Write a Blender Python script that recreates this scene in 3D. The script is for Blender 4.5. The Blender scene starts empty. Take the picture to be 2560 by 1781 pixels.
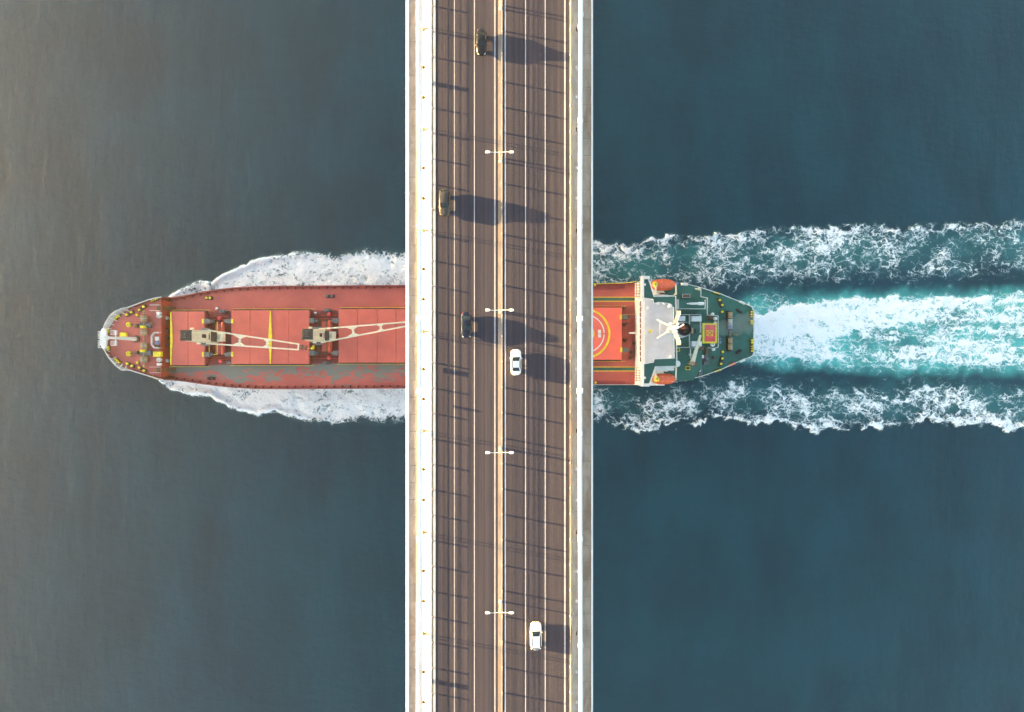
import bpy, math, random
import numpy as np
from mathutils import Vector

random.seed(7)
SC = bpy.context.scene
COL = SC.collection
R = math.radians

# ------------------------------------------------------------------ camera
H, F = 166.0, 1432.0          # drone height (m) and focal length in pixels of a 2560 px wide frame
cam_d = bpy.data.cameras.new("camera")
cam_d.sensor_width = 36.0
cam_d.lens = 36.0 * F / 2560.0
cam_d.clip_start, cam_d.clip_end = 1.0, 20000.0
cam = bpy.data.objects.new("camera", cam_d)
cam.location = (0, 0, H)
COL.objects.link(cam)
SC.camera = cam

# ------------------------------------------------------------------ sky, sun, exposure
SUN_EL, SUN_AZ = R(5.2), R(-79.5)
world = bpy.data.worlds.new("World")
SC.world = world
world.use_nodes = True
wn, wl = world.node_tree.nodes, world.node_tree.links
sky = wn.new("ShaderNodeTexSky")
sky.sky_type = 'NISHITA'
sky.sun_disc = False
sky.sun_elevation = SUN_EL
sky.sun_rotation = SUN_AZ
sky.air_density, sky.dust_density, sky.ozone_density = 1.0, 1.2, 1.0
wl.new(sky.outputs[0], wn["Background"].inputs[0])
wn["Background"].inputs[1].default_value = 0.05
sun_d = bpy.data.lights.new("sun", 'SUN')
sun_d.energy = 5.0
sun_d.angle = R(0.5)
sun_d.color = (1.0, 0.64, 0.26)
sun = bpy.data.objects.new("sun", sun_d)
S = Vector((math.cos(SUN_EL) * math.sin(SUN_AZ), math.cos(SUN_EL) * math.cos(SUN_AZ), math.sin(SUN_EL)))
sun.rotation_euler = S.to_track_quat('Z', 'Y').to_euler()
sun.location = S * 400
COL.objects.link(sun)
SC.view_settings.view_transform = 'Standard'
SC.view_settings.look = 'None'
SC.view_settings.gamma = 1.0
SC.view_settings.exposure = 4.33
SC.cycles.use_denoising = True
SC.cycles.max_bounces = 4
SC.cycles.use_adaptive_sampling = True
SC.cycles.adaptive_threshold = 0.02
SC.cycles.diffuse_bounces = 2
SC.cycles.glossy_bounces = 2
SC.cycles.volume_bounces = 0
SC.cycles.caustics_reflective = False
SC.cycles.caustics_refractive = False
HAZE_D = 0.00022

# ------------------------------------------------------------------ helpers
def P(u, v, z):
    """a photo pixel seen at height z -> world point"""
    k = (H - z) / F
    return ((u - 1280.0) * k, (890.5 - v) * k, z)

class MB:
    """collects shapes; build() links them as one mesh object"""
    def __init__(s): s.v, s.f = [], []
    def add(s, vs, fs):
        o = len(s.v); s.v += [tuple(p) for p in vs]; s.f += [tuple(i + o for i in f) for f in fs]; return s
    def box(s, x0, x1, y0, y1, z0, z1):
        return s.add([(x0,y0,z0),(x1,y0,z0),(x1,y1,z0),(x0,y1,z0),(x0,y0,z1),(x1,y0,z1),(x1,y1,z1),(x0,y1,z1)],
                     [(0,3,2,1),(4,5,6,7),(0,1,5,4),(1,2,6,5),(2,3,7,6),(3,0,4,7)])
    def cbox(s, c, sx, sy, z0, z1, rot=0.0, taper=1.0):
        ca, sa = math.cos(rot), math.sin(rot); vs = []
        for z, t in ((z0, 1), (z1, taper)):
            for a, b in ((-1,-1),(1,-1),(1,1),(-1,1)):
                x, y = a*sx/2*t, b*sy/2*t
                vs.append((c[0]+x*ca-y*sa, c[1]+x*sa+y*ca, z))
        return s.add(vs, [(0,3,2,1),(4,5,6,7),(0,1,5,4),(1,2,6,5),(2,3,7,6),(3,0,4,7)])
    def bbox(s, c, sx, sy, z0, z1, rot=0.0, b=0.06):
        """box with chamfered top edge"""
        ca, sa = math.cos(rot), math.sin(rot); vs = []
        for z, d in ((z0, 0), (z1-b, 0), (z1, b)):
            for p, q in ((-1,-1),(1,-1),(1,1),(-1,1)):
                x, y = p*(sx/2-d), q*(sy/2-d)
                vs.append((c[0]+x*ca-y*sa, c[1]+x*sa+y*ca, z))
        fs = [(0,3,2,1),(8,9,10,11)]
        for k in (0, 4):
            for i in range(4):
                j = (i+1) % 4; fs.append((k+i, k+j, k+4+j, k+4+i))
        return s.add(vs, fs)
    def prism(s, poly, z0, z1):
        n = len(poly)
        vs = [(p[0],p[1],z0) for p in poly] + [(p[0],p[1],z1) for p in poly]
        fs = [tuple(range(n-1,-1,-1)), tuple(range(n,2*n))]
        fs += [(i,(i+1)%n,n+(i+1)%n,n+i) for i in range(n)]
        return s.add(vs, fs)
    def tube(s, a, b, r0, r1=None, n=8):
        r1 = r0 if r1 is None else r1
        a, b = Vector(a), Vector(b); d = (b-a)
        if d.length < 1e-6: return s
        d.normalize(); x = d.orthogonal().normalized(); y = d.cross(x); vs = []
        for c, r in ((a,r0),(b,r1)):
            for i in range(n):
                t = 2*math.pi*i/n; vs.append(c + (x*math.cos(t)+y*math.sin(t))*r)
        fs = [tuple(range(n-1,-1,-1)), tuple(range(n,2*n))] + [(i,(i+1)%n,n+(i+1)%n,n+i) for i in range(n)]
        return s.add(vs, fs)
    def bar(s, a, b, w, h):
        """rectangular beam between two points, w sideways, h upright"""
        a, b = Vector(a), Vector(b); d = (b-a).normalized()
        side = d.cross(Vector((0,0,1)))
        side = Vector((1,0,0)) if side.length < 1e-4 else side.normalized()
        up = side.cross(d); vs = []
        for c in (a, b):
            for i, j in ((-1,-1),(1,-1),(1,1),(-1,1)): vs.append(c + side*(i*w/2) + up*(j*h/2))
        return s.add(vs, [(0,3,2,1),(4,5,6,7),(0,1,5,4),(1,2,6,5),(2,3,7,6),(3,0,4,7)])
    def lathe(s, c, prof, n=16, axis='z'):
        vs, fs = [], []
        for r, h in prof:
            for i in range(n):
                t = 2*math.pi*i/n
                p = (r*math.cos(t), r*math.sin(t), h)
                if axis == 'y': p = (p[0], p[2], p[1])
                if axis == 'x': p = (p[2], p[0], p[1])
                vs.append((c[0]+p[0], c[1]+p[1], c[2]+p[2]))
        for k in range(len(prof)-1):
            for i in range(n):
                j = (i+1) % n; q = (k*n+i, k*n+j, k*n+n+j, k*n+n+i)
                fs.append(q if axis != 'y' else q[::-1])
        m = (len(prof)-1)*n
        fs.append(tuple(range(n-1,-1,-1)) if axis != 'y' else tuple(range(n)))
        fs.append(tuple(range(m,m+n)) if axis != 'y' else tuple(range(m+n-1,m-1,-1)))
        return s.add(vs, fs)
    def ring(s, c, r0, r1, z, a0=0, a1=2*math.pi, n=48):
        vs = []
        for i in range(n+1):
            t = a0+(a1-a0)*i/n
            vs += [(c[0]+r0*math.cos(t), c[1]+r0*math.sin(t), z), (c[0]+r1*math.cos(t), c[1]+r1*math.sin(t), z)]
        return s.add(vs, [(2*i,2*i+1,2*i+3,2*i+2) for i in range(n)])
    def grid(s, rows):
        m, n = len(rows), len(rows[0])
        return s.add([p for r in rows for p in r],
                     [(i*n+j, i*n+j+1, (i+1)*n+j+1, (i+1)*n+j) for i in range(m-1) for j in range(n-1)])
    def rail(s, pts, h=1.0, sp=2.0, r=0.05, bars=(1.0, 0.5)):
        for a, b in zip(pts, pts[1:]):
            a, b = Vector(a), Vector(b); L = (b-a).length; n = max(1, round(L/sp))
            for t in bars: s.tube(a+Vector((0,0,h*t)), b+Vector((0,0,h*t)), r, n=5)
            for i in range(n+1):
                p = a.lerp(b, i/n); s.tube(p, p+Vector((0,0,h)), r*0.8, n=5)
        return s
    def build(s, name, m, parent=None, smooth=False, sharp=40):
        off = WORLD.get(parent.name, (0,0,0)) if parent else (0,0,0)
        me = bpy.data.meshes.new(name)
        me.from_pydata([(p[0]-off[0], p[1]-off[1], p[2]-off[2]) for p in s.v], [], s.f)
        me.materials.append(m)
        if smooth:
            me.polygons.foreach_set("use_smooth", [True]*len(me.polygons))
            try: me.set_sharp_from_angle(angle=R(sharp))
            except Exception: pass
        o = bpy.data.objects.new(name, me)
        COL.objects.link(o)
        if parent:
            o.parent = parent; WORLD[o.name] = off
        return o
WORLD = {}

def empty(name, loc=(0,0,0), rz=0.0):
    o = bpy.data.objects.new(name, None)
    o.empty_display_size = 1; o.location = loc; o.rotation_euler = (0,0,rz)
    COL.objects.link(o); WORLD[o.name] = tuple(loc); return o
def tag(o, label=None, cat=None, group=None, kind=None):
    for k, v in (("label",label),("category",cat),("group",group),("kind",kind)):
        if v: o[k] = v
    return o
def copy_tree(o, parent=None):
    c = o.copy(); COL.objects.link(c); c.parent = parent
    for ch in list(o.children): copy_tree(ch, c)
    return c

# ------------------------------------------------------------------ materials
class NT:
    def __init__(s, name):
        s.m = bpy.data.materials.new(name); s.m.use_nodes = True
        s.t = s.m.node_tree; s.n, s.l = s.t.nodes, s.t.links
        s.b = s.n["Principled BSDF"]; s.out = s.n["Material Output"]
    def put(s, inp, val):
        if hasattr(val, "links"): s.l.new(val, inp)
        elif isinstance(val, (tuple, list)) and len(val) == 3 and inp.type == 'RGBA': inp.default_value = (*val, 1)
        else: inp.default_value = val
    def node(s, typ, **kw):
        n = s.n.new(typ)
        for k, v in kw.items(): setattr(n, k, v)
        return n
    def pos(s): return s.node("ShaderNodeTexCoord").outputs["Object"]
    def mapping(s, vec, scale=(1,1,1), rot=(0,0,0)):
        n = s.node("ShaderNodeMapping"); s.l.new(vec, n.inputs[0]); n.inputs["Scale"].default_value = scale; n.inputs["Rotation"].default_value = rot
        return n.outputs[0]
    def noise(s, vec, scale, detail=4, rough=0.55, dist=0.0, out=0):
        n = s.node("ShaderNodeTexNoise"); s.l.new(vec, n.inputs["Vector"])
        for k, v in (("Scale",scale),("Detail",detail),("Roughness",rough),("Distortion",dist)): n.inputs[k].default_value = v
        return n.outputs[out]
    def vor(s, vec, scale, feature='F1', rand=1.0):
        n = s.node("ShaderNodeTexVoronoi", feature=feature); s.l.new(vec, n.inputs["Vector"])
        n.inputs["Scale"].default_value = scale; n.inputs["Randomness"].default_value = rand
        return n.outputs["Distance"]
    def math(s, op, a, b=0.0, c=0.0, clamp=False):
        n = s.node("ShaderNodeMath", operation=op, use_clamp=clamp)
        for i, x in enumerate((a, b, c)): s.put(n.inputs[i], x)
        return n.outputs[0]
    def ramp(s, x, a, b, lo=0.0, hi=1.0, smooth=True):
        n = s.node("ShaderNodeMapRange", interpolation_type='SMOOTHSTEP' if smooth else 'LINEAR')
        for k, v in (("Value",x),("From Min",a),("From Max",b),("To Min",lo),("To Max",hi)): s.put(n.inputs[k], v)
        return n.outputs[0]
    def mix(s, f, a, b):
        n = s.node("ShaderNodeMix", data_type='RGBA'); s.put(n.inputs[0], f); s.put(n.inputs[6], a); s.put(n.inputs[7], b)
        return n.outputs[2]
    def attr(s, name):
        return s.node("ShaderNodeAttribute", attribute_name=name).outputs["Fac"]
    def bump(s, h, dist, strength=1.0):
        n = s.node("ShaderNodeBump"); s.l.new(h, n.inputs["Height"]); n.inputs["Distance"].default_value = dist; n.inputs["Strength"].default_value = strength
        return n.outputs[0]
    def set(s, **kw):
        for k, v in kw.items(): s.put(s.b.inputs[k.replace("_"," ")], v)
        return s.m

def paint(name, col, rough=0.5, var=0.12, scale=0.6, grime=0.0, metal=0.0, coat=0.0, stretch=(1,1,1)):
    t = NT(name); p = t.mapping(t.pos(), stretch)
    n = t.noise(p, scale, 5, 0.6)
    dark = tuple(c*(1-var*2.2) for c in col); lite = tuple(min(0.95, c*(1+var)) for c in col)
    c = t.mix(t.ramp(n, 0.3, 0.7), dark, lite)
    if grime:
        g = t.noise(p, scale*3.7, 6, 0.7, 0.8)
        c = t.mix(t.ramp(g, 0.58, 0.74, 0, grime), c, (0.09, 0.06, 0.045))
    t.set(Base_Color=c, Roughness=rough, Metallic=metal)
    if coat: t.set(Coat_Weight=coat, Coat_Roughness=0.05)
    return t.m

M = {}
M['white'] = paint("white_paint", (0.80,0.79,0.76), 0.45, 0.05, 0.5, 0.10)
M['cream'] = paint("cream_paint", (0.82,0.72,0.52), 0.45, 0.05, 0.8, 0.12)
M['roofgrey'] = paint("roof_deck_paint", (0.60,0.58,0.59), 0.7, 0.06, 0.35, 0.10)
M['red'] = paint("hatch_red_paint", (0.60,0.12,0.105), 0.55, 0.09, 0.25, 0.05)
M['redlit'] = paint('hatch_red_lit', (0.82,0.15,0.11), 0.55, 0.05, 0.25, 0.03)  # brighter red: stronger light on the aft hatch put into the colour
M['redbright'] = paint("clean_red_paint", (0.60,0.075,0.035), 0.5, 0.08, 0.4)
M['reddark'] = paint("dark_red_deck_paint", (0.31,0.058,0.055), 0.6, 0.15, 0.5, 0.2)
M['hull'] = paint("hull_paint", (0.16,0.04,0.04), 0.5, 0.15, 0.2, 0.2)
M['green'] = paint("green_deck_paint", (0.024,0.135,0.100), 0.55, 0.13, 0.3, 0.08)
M['greenwing'] = paint("green_wing_paint", (0.034,0.145,0.115), 0.6, 0.08, 0.3)
M['yellow'] = paint("yellow_paint", (0.90,0.68,0.025), 0.45, 0.08, 1.2, 0.08)
M['grey'] = paint("grey_steel_paint", (0.13,0.13,0.14), 0.5, 0.15, 1.0, 0.1)
M['black'] = paint("black_paint", (0.022,0.021,0.02), 0.45, 0.2, 1.5)
M['lgrey'] = paint("light_grey_paint", (0.52,0.50,0.48), 0.6, 0.1, 0.7, 0.15)
M['tan'] = paint("tan_rope", (0.42,0.31,0.19), 0.85, 0.18, 3.0, 0.2)
M['brown'] = paint("rusty_brown", (0.17,0.095,0.06), 0.75, 0.2, 2.0)
M['blue'] = paint("blue_plastic", (0.03,0.20,0.55), 0.5, 0.1, 2.0)
M['paleblue'] = paint("pale_blue_paint", (0.20,0.26,0.42), 0.5, 0.1, 2.0)
M['orange'] = paint("lifeboat_orange", (0.85,0.15,0.055), 0.4, 0.07, 1.0, 0.04, coat=0.3)
M['pink'] = paint("faded_red_panel", (0.85,0.085,0.085), 0.55, 0.08, 0.8)
M['olive'] = paint("olive_grating", (0.13,0.11,0.045), 0.7, 0.2, 3.0)
M['linewhite'] = paint("marking_white", (0.36,0.36,0.39), 0.6, 0.06, 0.9, 0.08)
M['glass'] = NT("dark_glass").set(Base_Color=(0.012,0.02,0.024), Roughness=0.06, IOR=1.5)
M['rubber'] = paint("tyre_rubber", (0.02,0.02,0.02), 0.8, 0.1, 5)
M['alloy'] = paint("alloy_rim", (0.45,0.45,0.46), 0.3, 0.05, 5, metal=0.9)
M['lens'] = NT("headlight_lens").set(Base_Color=(0.75,0.76,0.75), Roughness=0.12, Coat_Weight=1.0)
M['redlens'] = NT("tail_light_lens").set(Base_Color=(0.35,0.02,0.02), Roughness=0.15, Coat_Weight=1.0)
M['carwhite'] = NT("white_car_paint").set(Base_Color=(0.80,0.82,0.83), Roughness=0.3, Coat_Weight=1.0, Coat_Roughness=0.04)
M['carblack'] = NT("black_car_paint").set(Base_Color=(0.006,0.006,0.007), Roughness=0.32, Coat_Weight=0.7, Specular_IOR_Level=0.2, Coat_Roughness=0.10)
M['carbronze'] = NT("dark_bronze_car_paint").set(Base_Color=(0.06,0.056,0.05), Roughness=0.3, Metallic=0.4, Coat_Weight=0.7, Specular_IOR_Level=0.2, Coat_Roughness=0.10)
M['carblue'] = NT("dark_blue_car_paint").set(Base_Color=(0.003,0.007,0.022), Roughness=0.3, Coat_Weight=0.7, Specular_IOR_Level=0.2, Coat_Roughness=0.10)
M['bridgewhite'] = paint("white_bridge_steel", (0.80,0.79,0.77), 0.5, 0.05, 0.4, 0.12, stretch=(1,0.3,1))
M['darkbrown'] = paint("dark_brown", (0.038,0.027,0.017), 0.75, 0.2, 2.0, 0.2)

# asphalt: tyre tracks run along the bridge
t = NT("asphalt"); p = t.pos()
st = t.noise(t.mapping(p, (1.0,0.004,1)), 1.6, 5, 0.6)
st2 = t.noise(t.mapping(p, (1.0,0.02,1)), 9.0, 3, 0.6)
gr = t.noise(p, 14.0, 3, 0.7)
pt = t.noise(t.mapping(p, (1.0,0.12,1)), 0.35, 4, 0.6)
f = t.math('ADD', t.math('MULTIPLY', st, 0.9), t.math('ADD', t.math('MULTIPLY', st2, 0.35), t.math('MULTIPLY', gr, 0.25)))
c = t.mix(t.ramp(f, 0.48, 1.0), (0.020,0.024,0.040), (0.064,0.056,0.068))
c = t.mix(t.ramp(pt, 0.45, 0.75, 0, 0.35), c, (0.023,0.026,0.042))
M['asphalt'] = t.set(Base_Color=c, Roughness=0.9, Specular_IOR_Level=0.12, Normal=t.bump(gr, 0.01, 0.4))

def concrete(name, col, stain, seed=0.0):
    t = NT(name); gp = t.node("ShaderNodeNewGeometry").outputs["Position"]; p = t.mapping(gp, (1,0.35,1))
    n = t.noise(p, 0.9, 6, 0.65); n2 = t.noise(p, 0.28, 4, 0.6, 0.5); n3 = t.noise(gp, 6, 3, 0.7)
    c = t.mix(t.ramp(n, 0.3, 0.7), tuple(x*0.78 for x in col), tuple(x*1.15 for x in col))
    c = t.mix(t.ramp(n2, 0.48, 0.68, 0, 0.7), c, stain)
    c = t.mix(t.ramp(n3, 0.55, 0.8, 0, 0.4), c, tuple(x*0.5 for x in col))
    return t.set(Base_Color=c, Roughness=0.85)
M['slab'] = concrete("walkway_slab_concrete", (0.27,0.235,0.205), (0.20,0.13,0.085))
M['slab_r'] = concrete('stained_slab_concrete', (0.28,0.235,0.19), (0.15,0.095,0.06))
M['median'] = concrete("median_concrete", (0.22,0.20,0.18), (0.20,0.15,0.11))
M['plate_r'] = concrete("shaded_fairing_steel", (0.31,0.275,0.235), (0.24,0.17,0.12))  # stained steel; grey of the side turned from the sun is painted in
M['kerb'] = concrete("kerb_steel", (0.20,0.145,0.10), (0.16,0.11,0.07))
M['kerbshade'] = paint('kerb_shade_colour', (0.045,0.065,0.08), 0.6, 0.12, 0.4)  # dark colour standing in for the shaded wall beside the left kerb
M['palegrey'] = paint('pale_kerb_paint', (0.42,0.42,0.47), 0.6, 0.06, 0.4)
M['girder'] = paint("girder_paint", (0.36,0.37,0.38), 0.6, 0.1, 0.2, 0.1)

# main deck red paint with scuffs; starboard side worn to grey primer in patches
def deck(name, worn, c0=(0.42,0.085,0.070), c1=(0.55,0.12,0.092), k=0.5, st=(0.25,1.6,1)):
    t = NT(name); p = t.pos()
    n = t.noise(p, 0.12, 6, 0.65); s = t.noise(t.mapping(p, st), 0.9, 6, 0.7)
    c = t.mix(t.ramp(n, 0.3, 0.7), c0, c1)
    c = t.mix(t.ramp(s, 0.55, 0.78, 0, k), c, (0.56,0.19,0.16)); d2 = t.noise(p, 0.9, 6, 0.75, 1.2); c = t.mix(t.ramp(d2, 0.62, 0.78, 0, 0.45), c, (0.22,0.06,0.055)); d3 = t.noise(p, 3.5, 2, 0.5, 2.5); c = t.mix(t.ramp(d3, 0.74, 0.78, 0, 0.5), c, (0.70,0.42,0.38))
    if worn:
        wv = t.noise(p, 0.9, 6, 0.72, out=1)
        mn = t.node("ShaderNodeVectorMath", operation='MULTIPLY_ADD'); t.l.new(wv, mn.inputs[0]); mn.inputs[1].default_value = (2.5,1.2,0); t.l.new(p, mn.inputs[2])
        big = t.noise(t.mapping(mn.outputs[0], (0.6,1.0,1)), 0.22, 5, 0.6)
        blk = t.node("ShaderNodeTexVoronoi", feature='F1', distance='CHEBYCHEV'); t.l.new(t.mapping(mn.outputs[0], (0.5,1.1,1)), blk.inputs["Vector"]); blk.inputs["Scale"].default_value = 1.6
        sp = t.node("ShaderNodeSeparateColor"); t.l.new(blk.outputs["Color"], sp.inputs[0])
        sx = t.node("ShaderNodeSeparateXYZ"); t.l.new(p, sx.inputs[0])
        near = t.ramp(sx.outputs["Y"], -8.6, -3.0, 0.30, -0.30, smooth=False)
        k = t.math('ADD', t.math('ADD', t.math('MULTIPLY', big, 1.7), t.math('MULTIPLY', sp.outputs[0], 0.42)), near)
        c = t.mix(t.ramp(k, 0.97, 1.05), (0.19,0.195,0.165), c)
        fine = t.noise(p, 2.2, 5, 0.7)
        c = t.mix(t.ramp(fine, 0.6, 0.72, 0, 0.5), c, (0.20,0.19,0.165))
    return t.set(Base_Color=c, Roughness=0.6)
M['deck'] = deck("main_deck_red", False)
M['red'] = deck('hatch_red_scuffed', False, (0.53,0.10,0.076), (0.66,0.135,0.095), 0.25, (1.8,0.2,1))
M['deckworn'] = deck("main_deck_worn", True)

# sea: dark teal body, wind ripples; foam and churned aqua water where the wake carries them
SEA_R = 0.48
def sea_material(name, wake):
    t = NT(name); p = t.pos()
    rip = t.noise(t.mapping(p, (0.5,1.0,1), (0,0,R(28))), 0.55, 4, 0.6)
    swl = t.noise(t.mapping(p, (1.0,0.45,1), (0,0,R(14))), 0.06, 3, 0.55)
    sw2 = t.noise(t.mapping(p, (1.0,0.28,1), (0,0,R(20))), 0.20, 3, 0.6)
    hgt = t.math('ADD', t.math('MULTIPLY', rip, 1.3), t.math('ADD', t.math('MULTIPLY', sw2, 2.2), t.math('MULTIPLY', swl, 2.6)))
    wnd = t.noise(t.mapping(p, (0.35,1.0,1), (0,0,R(-58))), 0.045, 5, 0.6); bk = t.math('ADD', t.math('MULTIPLY', swl, 0.45), t.math('ADD', t.math('MULTIPLY', wnd, 0.30), t.math('ADD', t.math('MULTIPLY', rip, 0.12), t.math('MULTIPLY', sw2, 0.13))))
    body = t.mix(t.ramp(bk, 0.36, 0.64), (0.0003,0.030,0.049), (0.0020,0.048,0.074))
    if not wake:
        return t.set(Base_Color=body, Roughness=SEA_R, IOR=1.333, Normal=t.bump(t.math('MULTIPLY', hgt, 0.17), 1.0, 0.9))
    fo, aq = t.attr("foam"), t.attr("aqua")
    wv = t.noise(p, 0.28, 3, 0.6, out=1); wv2 = t.noise(p, 1.1, 2, 0.6, out=1)
    wa = t.node("ShaderNodeVectorMath", operation='MULTIPLY_ADD'); t.l.new(wv, wa.inputs[0]); wa.inputs[1].default_value = (6.5,5.0,0); t.l.new(p, wa.inputs[2])
    wb = t.node("ShaderNodeVectorMath", operation='MULTIPLY_ADD'); t.l.new(wv2, wb.inputs[0]); wb.inputs[1].default_value = (1.1,1.1,0); t.l.new(wa.outputs[0], wb.inputs[2])
    q = t.mapping(wb.outputs[0], (0.75,1.1,1))
    def ridge(x): return t.math('SUBTRACT', 1.0, t.math('ABSOLUTE', t.math('MULTIPLY_ADD', x, 2.0, -1.0)))
    cell = t.vor(q, 0.36, 'DISTANCE_TO_EDGE'); cell2 = t.vor(q, 0.95, 'DISTANCE_TO_EDGE')
    l1 = t.ramp(cell, 0.0, 0.20, 1, 0, False); l2 = t.ramp(cell2, 0.0, 0.22, 1, 0, False)
    r1 = ridge(t.noise(q, 0.30, 4, 0.62)); r2 = t.noise(q, 1.25, 4, 0.7); r3 = ridge(t.noise(q, 0.9, 3, 0.6))
    cell3 = t.vor(q, 2.3, 'DISTANCE_TO_EDGE'); l3 = t.ramp(cell3, 0.0, 0.30, 1, 0, False)
    fo2 = t.math('ADD', fo, t.math('MULTIPLY', t.math('MULTIPLY_ADD', t.noise(t.mapping(p, (0.55,1,1)), 0.34, 4, 0.65, 0.8), 1.0, -0.5), 0.46))
    lace = t.math('ADD', t.math('ADD', t.math('MULTIPLY', l1, 0.20), t.math('ADD', t.math('MULTIPLY', l2, 0.24), t.math('MULTIPLY', l3, 0.07))),
                  t.math('ADD', t.math('ADD', t.math('MULTIPLY', r1, 0.16), t.math('MULTIPLY', r3, 0.18)), t.math('MULTIPLY', r2, 0.30)))
    thr = t.math('SUBTRACT', 1.08, t.math('MULTIPLY', fo2, 0.80))
    gate = t.ramp(fo, 0.02, 0.14)
    dl = t.math('SUBTRACT', lace, thr)
    mask = t.math('MULTIPLY', t.ramp(dl, -0.10, 0.26), gate)
    soft = t.math('MULTIPLY', t.ramp(dl, -0.22, 0.16, 0, 0.22), gate)
    pat = t.noise(p, 0.09, 4, 0.6, 0.6)
    aqm = t.math('MULTIPLY', aq, t.ramp(pat, 0.25, 0.62, 0.35, 1.0))
    body = t.mix(aqm, body, (0.085,0.50,0.46))
    body = t.mix(soft, body, (0.22,0.50,0.50))
    c = t.mix(mask, body, (0.90,0.91,0.91))
    chop = t.noise(p, 1.6, 3, 0.65)
    hh = t.math('ADD', t.math('MULTIPLY', hgt, 0.17), t.math('MULTIPLY', t.math('MULTIPLY', fo, chop), 0.30))
    return t.set(Base_Color=c, Roughness=t.math('ADD', SEA_R, t.math('MULTIPLY', mask, 0.5)), IOR=1.333, Normal=t.bump(hh, 1.0, 0.9))
M['sea'] = sea_material("sea_water", False)
M['wake'] = sea_material("wake_water", True)

# ------------------------------------------------------------------ sea and added shading ridge
SZ = 5600.0
sea = MB().add([(-SZ,-SZ,0),(SZ,-SZ,0),(SZ,SZ,0),(-SZ,SZ,0)], [(0,1,2,3)]).build("sea", M['sea'])
tag(sea, "calm dark teal sea water stretching away on all sides", "water", kind="structure")

def hill_material():
    t = NT("wooded_hill"); n = t.noise(t.pos(), 0.03, 6, 0.65)
    return t.set(Base_Color=t.mix(t.ramp(n, 0.35, 0.65), (0.045,0.06,0.03), (0.10,0.10,0.06)), Roughness=0.9)
M['shade_hill'] = hill_material()
HD = 950.0                                   # unseen ridge, added and sized to keep the low sun off the ship
hx, hy = S.x/math.hypot(S.x,S.y), S.y/math.hypot(S.x,S.y)
ridge_z = 36.0 + HD*math.tan(SUN_EL)
rows = []
rng = random.Random(3)
ph = [rng.uniform(0, 6.3) for _ in range(4)]
for i in range(41):
    a = -1400 + 2800*i/40
    row = []
    fall = max(0.0, 1 - max(0, abs(a)-700)/700)
    for d, k in ((-330,0.0),(-240,0.25),(-140,0.62),(-60,0.9),(0,1.0),(80,0.98),(300,0.8),(700,0.3),(1000,0.0)):
        wob = 1 + 0.012*math.sin(a*0.011+ph[0]) + 0.008*math.sin(a*0.027+ph[1])
        z = ridge_z*k*fall*wob - (1.0 if k == 0 or fall == 0 else 0)
        dd = HD + d + (25*math.sin(a*0.006+ph[2]) if k == 0 else 0)
        row.append((hx*dd - hy*a, hy*dd + hx*a, z))
    rows.append(row)
shade_hill = MB().grid(rows).build("shade_hill", M['shade_hill'], smooth=True)
tag(shade_hill, "unseen wooded ridge added left of the strait to shade the ship", "shade_hill", kind="structure")

# ------------------------------------------------------------------ wake: bow waves and propeller wash
UPO = [(380,775),(405,752),(422,742),(458,720),(504,702),(533,704),(556,686),(608,665),(657,645),(705,632),(787,626),(852,634),(917,617),(1015,622),
       (1250,612),(1480,603),(1620,603),(1704,596),(1813,587),(1918,577),(2035,568),(2210,568),(2368,563),(2560,557),(2900,545)]
LWO = [(380,930),(400,951),(432,979),(487,990),(520,993),(543,1003),(592,1023),(647,1041),(689,1032),(754,1052),(836,1068),(917,1062),(1015,1062),
       (1250,1058),(1480,1048),(1613,1073),(1676,1066),(1732,1066),(1774,1038),(1848,1050),(1946,1054),(2035,1072),(2088,1066),(2158,1072),(2217,1062),(2273,1066),(2308,1045),(2410,1064),(2491,1059),(2536,1080),(2560,1070),(2900,1085)]
def vnoise(x, y, seed, sc):
    g = np.random.default_rng(seed).random((64,64)); x, y = x*sc, y*sc
    xi, yi = np.floor(x).astype(int), np.floor(y).astype(int); fx, fy = x-xi, y-yi
    fx, fy = fx*fx*(3-2*fx), fy*fy*(3-2*fy)
    a, b = g[xi%64, yi%64], g[(xi+1)%64, yi%64]; c, d = g[xi%64, (yi+1)%64], g[(xi+1)%64, (yi+1)%64]
    return (a*(1-fx)+b*fx)*(1-fy)+(c*(1-fx)+d*fx)*fy
def fbm(x, y, seed, sc, o=4):
    s, w, n = 0, 1.0, 0
    for i in range(o): s = s+w*vnoise(x, y, seed+i, sc*2**i); n += w; w *= 0.5
    return s/n
def sst(x, a, b):
    k = np.clip((x-a)/(b-a), 0, 1); return k*k*(3-2*k)
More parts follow.
